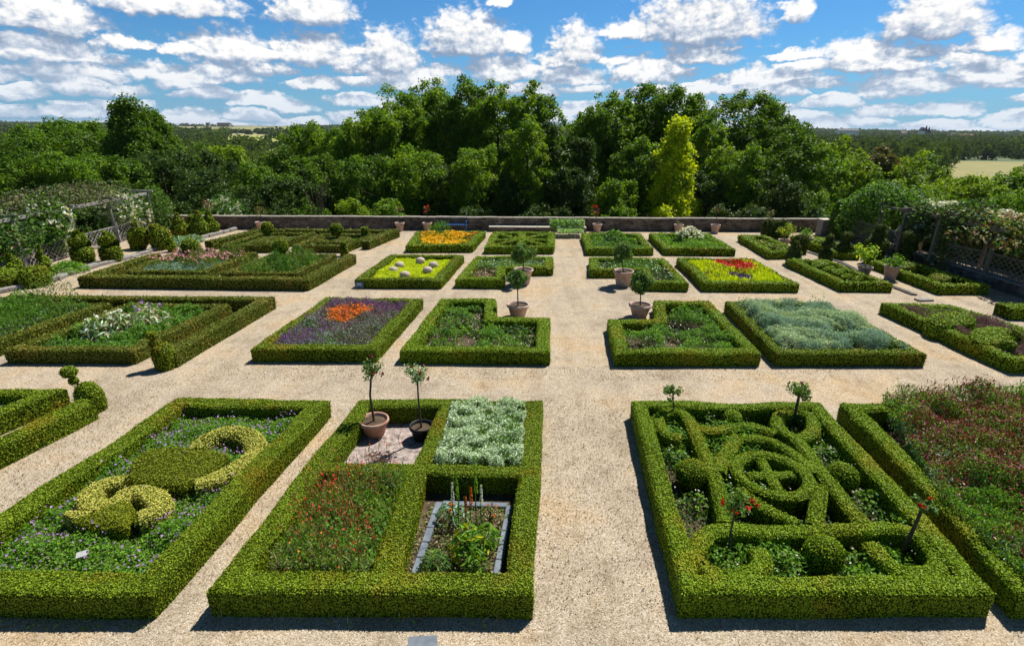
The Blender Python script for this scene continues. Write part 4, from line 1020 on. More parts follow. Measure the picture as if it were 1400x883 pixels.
potted('tall pale citrus in a pot between the dark blocks and the narrow bed', (1071, 336), .36, .4, (1074, 315), .62, PT, [FR, M['olive_leaf'], M['yellow_leaf']], 300, None, 0, .025, 'potted_plant', .14, 'potted plant')
potted('leafy plant in a pale pot on the drain line by the drum bed', (1216, 382), .38, .72, (1222, 357), .5, PT, [G, FR], 300, None, 0, .025, 'potted_plant', .14, 'potted plant')
potted('bright green citrus in a dark pot between the two narrow beds', (1181, 375), .36, .42, (1183, 344), .66, M['grey_stone'], [FR, G, M['lime_leaf']], 420, None, 0, .025, 'potted_plant', .15, 'potted plant')

# ---------------------------------------------------------------- small things
def plaque(label, px, py):
    b = at(px, py); e = empty('information_plaque', b)
    m_ = MB(); box(m_, (0, 0, .2), (.36, .02, .24), 0, 0, .004); p_ = m_.build('panel', M['plaque_blue'], e); p_.rotation_euler = (R(-25), 0, 0); p_.location = (0, -.02, .02)
    m_ = MB(); box(m_, (0, -.013, .22), (.2, .004, .1), 0, 0); p2 = m_.build('pale_print', M['white_enamel'], p_)
    m_ = MB(); tube(m_, [(0, .02, 0), (0, .02, .2)], .014, 6); m_.build('stake', M['dark_metal'], e)
    tag(e, label, 'sign')
plaque('small blue plaque at the corner of the browned left hedge', 420, 394)
plaque('small blue plaque at the corner of the lime foliage bed', 491, 396)
e = empty('spotlight', at(374, 417)); m_ = MB(); lathe(m_, [(.02, 0), (.09, .01), (.1, .04), (.05, .07), (.04, .12)], (0, 0, 0), 12); m_.build('foot', M['dark_metal'], e)
m_ = MB(); tube(m_, [(-.05, .08, .16), (.04, -.08, .2), (.05, -.1, .205)], [.06, .085, .09], 12); m_.build('lamp_housing', M['dark_metal'], e); tag(e, 'little black spotlight on the gravel at the hedge corner', 'spotlight')
# bench
b = at(621, 315.2); e = empty('garden_bench', b, .02)
for nm, z, dy, w_, h_ in [('seat', .45, -.2, .11, .03), ('seat', .45, -.07, .11, .03), ('seat', .45, .06, .11, .03)]:
    pass
m_ = MB(); [box(m_, (0, -.22 + .13 * i, .45), (1.9, .11, .035), 0, 0, .006) for i in range(4)]; m_.build('seat', M['blue_paint'], e)
m_ = MB(); [box(m_, (0, .24, .6 + .14 * i), (1.9, .03, .11), 0, 0, .006) for i in range(3)]; m_.build('backrest', M['blue_paint'], e)
for sx in (-.88, .88):
    m_ = MB(); bar(m_, (sx, .22, 0), (sx, .24, .95), .06, .06); bar(m_, (sx, -.26, 0), (sx, -.26, .66), .06, .06); bar(m_, (sx, -.29, .66), (sx, .24, .66), .06, .04); bar(m_, (sx, -.26, .41), (sx, .22, .41), .05, .05); m_.build('leg_frame', M['blue_paint'], e)
tag(e, 'blue painted garden bench standing against the back wall', 'bench')
# stone planter with trailing greenery
a_, b_ = at(668, 317.4)[:2], at(802, 318.6)[:2]; d = nz(b_ - a_); L = np.linalg.norm(b_ - a_); c = (a_ + b_) / 2 + np.array([-d[1], d[0]]) * .55; rz = math.atan2(d[1], d[0])
e = empty('stone_planter', (c[0], c[1], 0)); m_ = MB(); box(m_, (0, 0, .15), (L, .8, .3), rz, 0, .02); m_.build('masonry', M['rubble_wall'], e)
m_ = MB(); [box(m_, (d[0] * t * L, d[1] * t * L, .335), (L / 8 - .015, .86, .07), rz, 0, .012) for t in (np.arange(8) + .5) / 8 - .5]; m_.build('coping', M['limestone'], e); tag(e, 'low pale stone planter built against the back wall', 'planter')
def trail(label, px0, px1, py, z, h, mats, dy=0., name='trailing_plant'):
    a = at(px0, py, z); b = at(px1, py, z); n = 1500; t = rng.random(n)
    P = a + (b - a) * t[:, None] + rng.normal(size=(n, 3)) * [0, .2, 0]; P[:, 2] += rng.uniform(-h, h, n); P[:, 1] += dy; mb = MB(); k = rng.integers(0, len(mats), n)
    for j in range(len(mats)): cards(mb, P[k == j], nz(rng.normal(size=(n, 3)) * .7 + [0, -.5, .6])[k == j], .15 * rng.uniform(.7, 1.3, (k == j).sum()), .1, j)
    o = mb.build(name, mats, loc=(a[0], a[1], 0)); tag(o, label, 'plant')
trail('green climber sprawling over the back wall behind the stone planter', 752, 799, 306, .75, .3, [G, FR, M['grey_leaf']], .0)
trail('pale green edging plant spilling along the stone planter', 762, 797, 316, .42, .1, [FR, M['grey_leaf']], .0)
# stone slabs on the gravel, bin, drain, kerbs
sheet('stone_slab_path', ats([(559, 870), (597, 868), (599, 890), (556, 890)]), .006, M['slate'])
#sheet('stone_slab_path', ats([(1008, 316.5), (1024, 316.5), (1026, 318.3), (1009, 318.3)]), .006, M['slate'])
e = empty('litter_bin', at(1124, 322)); m_ = MB(); box(m_, (0, 0, .55), (.7, .6, 1.1), .15, 0, .03); m_.build('body', M['grey_stone'], e); m_ = MB(); box(m_, (0, 0, 1.13), (.78, .68, .07), .15, 0, .02); m_.build('lid', M['limestone'], e)
m_ = MB(); box(m_, (0.45, -.02, .6), (.25, .5, 1.2), .15, 0, .02); m_.build('door_panel', M['dark_metal'], e); tag(e, 'square grey stone litter bin at the right end of the back wall', 'bin')
q = ats([(1104, 345), (1147, 358), (1185, 377), (1216, 391), (1250, 404)]); mb = MB(); sweep(mb, q, False, .14, .06, .02, amp=.004); tag(mb.build('drain_channel', M['drain_dark']), 'narrow dark drain kerb running between the two rows of narrow beds', 'kerb')
m_ = MB(); c = at(1263, 411); box(m_, (c[0], c[1], .04), (.7, .3, .08), .1, 0, .01); tag(m_.build('stone_slab', M['grey_stone'], loc=(c[0], c[1], 0)), 'grey stone slab at the near end of the drain kerb', 'slab')
q = ats([(-40, 410), (0, 401), (69, 386), (109, 371), (170, 355), (232, 337), (300, 320.5), (318, 316)]); e = empty('stone_kerb', (q[3][0], q[3][1], 0))
P, N = resample(q, False, .75); mb = MB()
for i in range(len(P)):
    dd = P[min(i + 1, len(P) - 1)] - P[max(i - 1, 0)]; s_ = rng.uniform(.75, 1.1); box(mb, (P[i][0] - q[3][0], P[i][1] - q[3][1], .09 + rng.normal() * .02), (.78 * s_, .3 * rng.uniform(.7, 1.3), .2), math.atan2(dd[1], dd[0]) + rng.normal() * .1, 0, .04)
mb.build('kerb_stones', M['grey_stone'], e); tag(e, 'rough grey stone kerb running past the left topiaries', 'kerb')
for x, y, h_, r_, lv, fl, lb in [(92, 373, .6, .95, [FR, G], None, 'broad light green leafy plant beside the left kerb'), (243, 335, .6, 1., [SG, G], None, 'tuft of grey lavender by the left kerb'), (262, 331, .5, .8, [SG, OL], None, 'small grey tuft of lavender at the far left kerb'), (75, 350, .7, .7, [G, OL], M['pink_petal'], 'pink-flowered plant beneath the left pergola')]:
    leafplant('border_plant', lb, at(x, y), h_, r_, 500, .22, .07, lv, fl, 'plant', None, 12, .1)
patch('fallen_petal_litter', 'scattered fallen red petals on the gravel between the two front left beds', ats([(452, 552), (486, 552), (285, 800), (215, 800)], 0), [dict(m=M['wine_petal'], h=.02, s=.03, k=.002, cover=.016, var=0), dict(m=M['dry_leaf'], h=.02, s=.03, k=.002, cover=.02, var=0)], 'petals')
patch('grass_tuft_litter', 'thin stray weeds and grass on the gravel along the nearest hedges', np.concatenate([ats([(290, 850), (720, 862)], 0), ats([(720, 852), (290, 842)], 0)]), [dict(m=M['dry_leaf'], h=.12, s=.16, cover=.06, asp=.05, up=.6), dict(m=FR, h=.06, s=.05, cover=.05)], 'weeds')

# leaf litter and clippings lying along the paths near the hedges
for pts, lb in [([(745, 545), (860, 545), (930, 840), (730, 840)], 'sparse dead leaves and dark grit strewn on the near main path'), ([(0, 730), (250, 520), (470, 520), (850, 520), (1150, 520), (1145, 500), (300, 500), (100, 560), (-100, 640)], 'sparse dead leaves and clippings strewn along the cross path')]:
    patch('leaf_litter', lb, ats(pts, 0), [dict(m=M['dry_leaf'], h=.012, s=.03, k=.002, cover=.014, var=0), dict(m=M['rust_stem'], h=.012, s=.028, k=.002, cover=.010, var=0), dict(m=M['bark'], h=.012, s=.03, k=.002, cover=.016, var=0)], 'leaf litter')
patch('hedge_clippings', 'clippings and shade-loving weeds at the foot of the front hedges', np.concatenate([ats([(205, 846), (0, 846), (0, 862), (212, 862)], 0)]), [dict(m=M['green_leaf'], h=.05, s=.05, cover=.1, up=.4), dict(m=M['dry_leaf'], h=.02, s=.04, cover=.1, var=0)], 'weeds')
# ---------------------------------------------------------------- pergolas
def lattice(name, label, a, b, h, z0, mats=None):
    """fence of thin crossing laths between two rails"""
    a = np.array([a[0], a[1], z0]); b = np.array([b[0], b[1], z0]); d = nz(b - a); L = np.linalg.norm(b - a); up = np.array([0, 0, 1.])
    e = empty(name, a); n = np.cross(d, up); tm = mats or M['grey_timber']
    m_ = MB(); bar(m_, d * 0 + up * h, b - a + up * h, .07, .06); m_.build('rail', tm, e)
    m_ = MB(); bar(m_, up * .06, b - a + up * .06, .07, .06); m_.build('rail', tm, e)
    m_ = MB(); s = .3
    k = -h
    while k < L:
        for sg in (1, -1):
            x0, x1 = k, k + h; z_0, z_1 = .07, h - .03
            if sg < 0: z_0, z_1 = z_1, z_0
            t0, t1 = max(0, (0 - x0) / h), min(1, (L - x0) / h)
            if t1 > t0:
                p = d * (x0 + h * t0) + up * (z_0 + (z_1 - z_0) * t0) + n * .012 * sg; q = d * (x0 + h * t1) + up * (z_0 + (z_1 - z_0) * t1) + n * .012 * sg
                bar(m_, p, q, .018, .035)
        k += s
    m_.build('lattice_panel', tm, e); tag(e, label, 'fence'); return e
def climber(name, label, segs, mats, shares, fl, nfl, cat='climbing plant', fs=.13, L=.2, loc=None):
    """plant trained over timber: segs = list of (centre, half sizes, leaves)"""
    mb = MB(); ml = list(mats)
    for c, hs, n in segs:
        q = rng.normal(size=(n, 3)) * .5; q = q / np.maximum(1, np.linalg.norm(q, axis=1, keepdims=True)); P = np.asarray(c) + q * hs * [1.3, 1.3, 1.3]
        P = P + wob(P, 1.6) * .25; k = rng.choice(len(mats), n, p=shares)
        for j in range(len(mats)): cards(mb, P[k == j], nz(rng.normal(size=(n, 3)) * .7 + [-.1, -.3, .7])[k == j], L * rng.uniform(.7, 1.3, (k == j).sum()), L * .6, j)
    if fl:
        ml.append(fl)
        for c, hs, n in segs:
            m = int(nfl * n / sum(s[2] for s in segs)); q = rng.normal(size=(m, 3)); q = nz(q) * rng.uniform(.7, 1.15, (m, 1)); P = np.asarray(c) + q * hs
            for _ in range(4): cards(mb, P + rng.normal(size=P.shape) * fs * .25, nz(rng.normal(size=P.shape) + [-.2, -.6, .5]), fs, fs * .8, len(ml) - 1)
    loc = segs[0][0] if loc is None else loc
    o = mb.build(name, ml, loc=(loc[0], loc[1], 0)); return tag(o, label, cat)
# right side
ra, rb = at(1157, 330)[:2], at(1400, 409)[:2]; rd = nz(rb - ra); rn = np.array([-rd[1], rd[0]])
if rn[0] < 0: rn = -rn
rb2 = rb + rd * 9
wall('low rubble wall carrying the lattice on the right side', ra + rn * .25, rb2 + rn * .25, .5, .45, 4., 'grey_stone')
TM = M['weathered_timber']
pe = empty('pergola', (ra[0] + rn[0] * .3, ra[1] + rn[1] * .3, 0))
po = np.array(pe.location)
fp = [at(1196, 332, .55), at(1226, 343, .55), at(1270, 355, .55), at(1346, 373, .55)]
fp = fp + [fp[3] + np.array([rd[0], rd[1], 0]) * 4.2 * k for k in (1, 2)]
tops = []
for p in fp:
    p = p.copy(); 
    for off, zt in ((0, 2.65), (2.9, 2.75)):
        b_ = p + np.array([rn[0], rn[1], 0]) * off; t_ = b_ + [random.uniform(-.05, .05), 0, 0]; t_[2] = zt; b_ = b_.copy(); b_[2] = .5 if off == 0 else -.5
        m_ = MB(); bar(m_, b_ - po, t_ - po, .14, .14); m_.build('post', TM, pe); tops.append(t_)
for s_ in (0, 1):
    m_ = MB(); bar(m_, tops[s_] - po + [0, 0, .08], tops[-2 + s_] - po + [0, 0, .08], .16, .16); m_.build('beam', TM, pe)
for k in range(0, len(tops), 2):
    m_ = MB(); v = nz(tops[k + 1] - tops[k]); bar(m_, tops[k] - v * .3 - po + [0, 0, .24], tops[k + 1] + v * .3 - po + [0, 0, .24], .12, .14); m_.build('cross_beam', TM, pe)
tag(pe, 'weathered timber pergola overgrown with roses on the right side', 'pergola')
lattice('lattice_fence', 'grey lattice fence panel at the far end of the right pergola', at(1162, 320, .58), fp[0], .95, .58, TM)
lattice('lattice_fence', 'grey lattice fence panel between the far posts of the right pergola', fp[0] + [rd[0] * .1, rd[1] * .1, 0], fp[1], .95, .58, TM)
lattice('lattice_fence', 'grey lattice fence panel beside the near trunk of the climbing rose', at(1290, 358, .58), fp[3] - [rd[0] * .1, rd[1] * .1, 0], .95, .58, TM)
lattice('lattice_fence', 'grey lattice fence panel cut by the right edge of the photo', fp[3] + [rd[0] * .1, rd[1] * .1, 0], fp[4], .95, .58, TM)
def rp(px, z, off=0.):
    """point above the right wall at photo column px"""
    t = (px - 1157) / 243.; b = at(1157 + 243 * t, 330 + 79 * t); return np.array([b[0] + rn[0] * off, b[1] + rn[1] * off, z])
rose_l = [M['green_leaf'], M['dark_leaf'], M['yew_leaf']]  # darker leaf mix: the dim interior of the pergola put into the colour
segs = [(rp(px, 2.95, 1.2), np.array([1.3, 1.5, .42]), 1300) for px in (1240, 1258, 1275, 1292, 1308)] + [(rp(1236, 1.9, .1), np.array([.55, .7, .9]), 1000), (rp(1250, 2.2, .1), np.array([.6, .7, .7]), 900), (rp(1226, 1.2, 0.), np.array([.4, .5, .7]), 350)]
climber('climbing_rose', 'climbing rose smothered in white bloom over the right pergola', segs, rose_l, [.2, .4, .4], M['white_petal'], 1000, fs=.17)
segs = [(rp(px, 3.0, 1.1), np.array([1.2, 1.4, .38]), 1200) for px in (1322, 1338, 1356, 1375, 1395, 1420, 1450)] + [(rp(1284, z_, .05), np.array([.5, .6, .6]), 420) for z_ in (.6, 1.3, 2., 2.5)] + [(rp(px, 2.3, .1), np.array([1., .8, .45]), 500) for px in (1310, 1340, 1380)]
climber('climbing_rose', 'climbing rose with brownish faded flowers over the near right pergola', segs, [M['dark_leaf'], M['olive_leaf'], M['rust_stem']], [.35, .4, .25], M['faded_petal'], 420, fs=.14)
segs = [(rp(px, z_, .5), np.array([1.1, 1.2, .8]), 1200) for px, z_ in ((1163, 1.3), (1166, 2.2), (1176, 2.7), (1187, 3.0), (1198, 3.05), (1208, 2.75))]
climber('climbing_vine', 'rounded leafy vine canopy over the far end of the right pergola', segs, [M['fresh_leaf'], M['green_leaf'], M['dark_leaf']], [.15, .45, .4], None, 0)
c = at(1150, 326); hedge('tall_hedge', 'tall clipped green hedge column at the far end of the right pergola', [lambda mb: [lathe(mb, [(.9, 0), (1., .8), (1., 1.9), (.85, 2.5), (.02, 2.7)], (c[0] + .2, c[1], 0), 20, 0, amp=.08, f=2.)]], [M['box_core'], M['green_leaf']], 'hedge', cover=1.6)
c2 = at(1133, 323)
q = np.array([ra + rn * 4.6 + rd * -2., rb2 + rn * 4.6]); hedge('tall_hedge', 'tall dark hedge closing the back of the right pergola', [lambda mb: sweep(mb, q, False, .7, 3.6, .15, .6, amp=.12, z0=-1.)], [M['box_core'], M['dark_leaf']], 'hedge', sc=2.)  # placed behind the posts so that the gaps between them look dark
# left side
la = at(165, 331); le = empty('pergola', la); ld = nz(np.array([at(20, 362)[0] - la[0], at(20, 362)[1] - la[1]]))
la2 = la[:2]; ld = nz(np.array([.02, -1.])); ln = np.array([-1., -.02]); lt = []
for k in range(-1, 4):
    for off in (0, 2.6):
        b_ = np.array([*(la2 + ld * 3.6 * k + ln * off), 0.]); lean = .12 if (k == 0 and off == 0) else random.uniform(-.05, .05); t_ = b_ + [-lean * 2, 0, 0]; t_[2] = 2.5
        b_[2] = 0 if off == 0 else -1.
        if k == -1 and off == 0: pass
        m_ = MB(); bar(m_, b_ - la, t_ - la, .17, .17); m_.build('post', M['grey_timber'], le); lt.append(t_)
for s_ in (0, 1):
    m_ = MB(); bar(m_, lt[s_] - la + [0, 0, .08], lt[-2 + s_] - la + [0, 0, .08], .15, .15); m_.build('beam', M['grey_timber'], le)
for k in range(0, len(lt), 2):
    m_ = MB(); v = nz(lt[k + 1] - lt[k]); bar(m_, lt[k] - v * .4 - la + [0, 0, .23], lt[k + 1] + v * .4 - la + [0, 0, .23], .12, .13); m_.build('cross_beam', M['grey_timber'], le)
tag(le, 'grey timber pergola carrying roses along the left side', 'pergola')
for k, lb in enumerate(['grey lattice fence panel right of the leaning pergola post', 'grey lattice fence panel left of the leaning pergola post', 'grey lattice fence panel under the pink roses at the left edge']):
    a_ = la2 + ld * (3.6 * (k - 1) + .1) + ln * .05; b_ = la2 + ld * (3.6 * k - .1) + ln * .05; lattice('lattice_fence', lb, a_, b_, .95, .05)
def lp(s, z, off=0.): q = la2 + ld * s + ln * off; return np.array([q[0], q[1], z])
climber('climbing_rose', 'climbing rose with white blooms on the left pergola', [(lp(4.8, 2.2, .4), np.array([.9, 1.5, .9]), 1800), (lp(4.2, 1.2, .3), np.array([.6, .8, .8]), 700), (lp(3.9, 2.7, 1.), np.array([.9, 1.1, .5]), 600)], [M['green_leaf'], M['dark_leaf'], M['fresh_leaf']], [.4, .5, .1], M['white_petal'], 90, fs=.26)  # left roses mostly in darker leaf, the shade there put into the colour
climber('climbing_rose', 'cream-flowered climbing rose at the far end of the left pergola', [(lp(-1.3, 1.9, .6), np.array([1., 1.2, .9]), 1600), (lp(-2.6, 1.4, .5), np.array([.8, 1.2, 1.]), 1200)], [M['olive_leaf'], M['green_leaf'], M['dark_leaf']], [.2, .3, .5], M['white_petal'], 420, fs=.19)
climber('climbing_rose', 'climbing rose with a few pink flowers at the left edge', [(lp(8.4, 1.8, .2), np.array([1., 1.7, 1.0]), 2200), (lp(10.5, 2.2, .4), np.array([1., 1.6, .9]), 1600), (lp(12.5, 2.1, .4), np.array([1., 1.6, .9]), 1000)], [M['green_leaf'], M['dark_leaf'], M['olive_leaf']], [.25, .6, .15], M['pink_petal'], 60)
climber('climbing_vine', 'dry brownish vine heaped on top of the left pergola', [(lp(s, 3.0, 1.4), np.array([1.5, 1.7, .5]), 1500) for s in (-.5, 1.5, 3.5, 5.5)], [M['twig_leaf'], M['olive_leaf'], M['dark_leaf']], [.5, .25, .25], None, 0, L=.16)
climber('leafy_shrub', 'dark leafy shrub at the far left corner by the wall', [(lp(-4.2, 1.2, .2), np.array([.7, 1., 1.3]), 2200)], [M['olive_leaf'], M['green_leaf'], M['dark_leaf']], [.4, .3, .3], None, 0, 'shrub')
qh = np.array([la2 + ln * 4.2 - ld * 5., la2 + ln * 4.2 + ld * 18]); hedge('tall_hedge', 'dark hedge behind the left pergola', [lambda mb: sweep(mb, qh, False, .8, 3.2, .2, .6, amp=.15, z0=-1.5)], [M['box_core'], M['dark_leaf']], 'hedge', sc=2.)

# ---------------------------------------------------------------- trees
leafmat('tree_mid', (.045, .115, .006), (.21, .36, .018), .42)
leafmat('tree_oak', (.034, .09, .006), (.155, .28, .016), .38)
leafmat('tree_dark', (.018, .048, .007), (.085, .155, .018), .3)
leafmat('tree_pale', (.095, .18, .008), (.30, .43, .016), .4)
leafmat('tree_gold', (.30, .40, .006), (.70, .78, .014), .45)
leafmat('tree_rust', (.08, .08, .02), (.20, .18, .045), .3)
leafmat('shrub_silver', (.06, .14, .05), (.22, .34, .15), .3)
leafmat('far_leaf', (.035, .07, .012), (.11, .165, .025), .22, rough=.9, spec=.0)
leafmat('far_leaf_pale', (.07, .115, .012), (.19, .25, .03), .28, rough=.9, spec=.0)
def tree(name, label, px, pytop, Y, hw, mat, shape='round', zb=None, dens=1., group='trees of the wood behind the wall', trunk=True, L=None, sec=None, cat='tree'):
    top = atY(px, pytop, Y); rx = hw / F * Y / .96; x, ztop = top[0], top[2]
    gz = float(ground(x, Y)); zb = max(gz + 1.5, ztop - max(11., 2.6 * rx)) if zb is None else zb
    hh = ztop - zb; cz = zb + hh * .5
    e = empty(name, (x, Y, gz))
    m_ = MB(); tr = .12 + .035 * rx
    tube(m_, [(0, 0, 0), (.1, .05, (zb - gz) + hh * .3), (.0, .1, (zb - gz) + hh * .75)], [tr, tr * .7, tr * .2], 8)
    for k in range(7):
        a = k * 2.4; z_ = (zb - gz) + hh * (.12 + .09 * k); r_ = rx * .75 * (1 if shape != 'column' else .5)
        tube(m_, [(.05, .05, z_), (r_ * .5 * math.cos(a), r_ * .5 * math.sin(a), z_ + hh * .08), (r_ * math.cos(a), r_ * math.sin(a), z_ + hh * .2)], [tr * .4, tr * .25, .03], 5, 0, False)
    m_.build('trunk', M['bark'], e)
    L = L or max(.2, Y * .0047)
    if shape == 'column': ncl = 60; rc = rx * .6
    else: rc = max(.5, rx * .20); ncl = int(2 * math.pi * rx * hh * .62 / (rc * rc * 1.5))
    # clump centres inside the crown's outline, most of them near its surface
    d = nz(rng.normal(size=(ncl, 3))); rad = rng.uniform(.3, 1., (ncl, 1)) ** .4 * np.where(rng.random((ncl, 1)) < .13, rng.uniform(1., 1.16, (ncl, 1)), 1.)
    q = d * rad
    zz = q[:, 2]
    if shape == 'round': w = np.sqrt(np.clip(1 - np.clip(zz, 0, 1) ** 3.2, .02, 1)) / np.sqrt(np.clip(1 - zz ** 2, .05, 1))
    elif shape == 'cone': w = np.clip(.52 * (1 - zz) + .05, .05, 1.1) / np.sqrt(np.clip(1 - zz ** 2, .08, 1))
    else: w = 1.0 + 0 * zz
    q[:, :2] *= np.clip(w, .1, 1.6)[:, None]
    q[:, :2] *= (1 + .16 * np.sin(np.arctan2(q[:, 1], q[:, 0]) * 3 + px)[:, None])
    ry = min(rx, 4.5)
    cen = q * [rx - rc * .4, ry - rc * .4, hh / 2 - rc * .35]
    out_ = nz(cen / [rx, ry, hh / 2])
    asp = .62; crs = rc * rng.uniform(.45, 1.35, ncl)
    cnt = np.maximum(12, (dens * 2.3 * math.pi * crs ** 2 / (.5 * asp * L * L))).astype(int)
    ki = np.repeat(np.arange(ncl), cnt); n = len(ki)
    # each clump is a ragged dome of leaves, fuller on top, open below
    dd = nz(rng.normal(size=(n, 3)) + out_[ki] * .35 + [0, 0, .45]) * (rng.random((n, 1)) ** .38) * [1., 1., .8]
    P = cen[ki] + dd * crs[ki][:, None]
    P += wob(P + [x, Y, 0], 3.2) * rc * .3 + rng.normal(size=P.shape) * rc * .2
    N = nz(nz(dd) * .5 + out_[ki] * .2 + [0, 0, .45] + rng.normal(size=(n, 3)) * .75)
    mb = MB(); s = L * rng.uniform(.6, 1.3, n)
    tips = (rng.random(ncl) < (.3 if label in SEC else .16))[ki] if sec else np.zeros(n, bool)  # random clumps in the second leaf colour, painting sunlit tips into the crown
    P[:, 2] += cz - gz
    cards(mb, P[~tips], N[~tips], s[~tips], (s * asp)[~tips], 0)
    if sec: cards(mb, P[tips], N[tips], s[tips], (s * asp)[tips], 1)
    mb.build('crown', [M[mat]] + ([M[sec]] if sec else []), e)
    tag(e, label, cat, group); return e
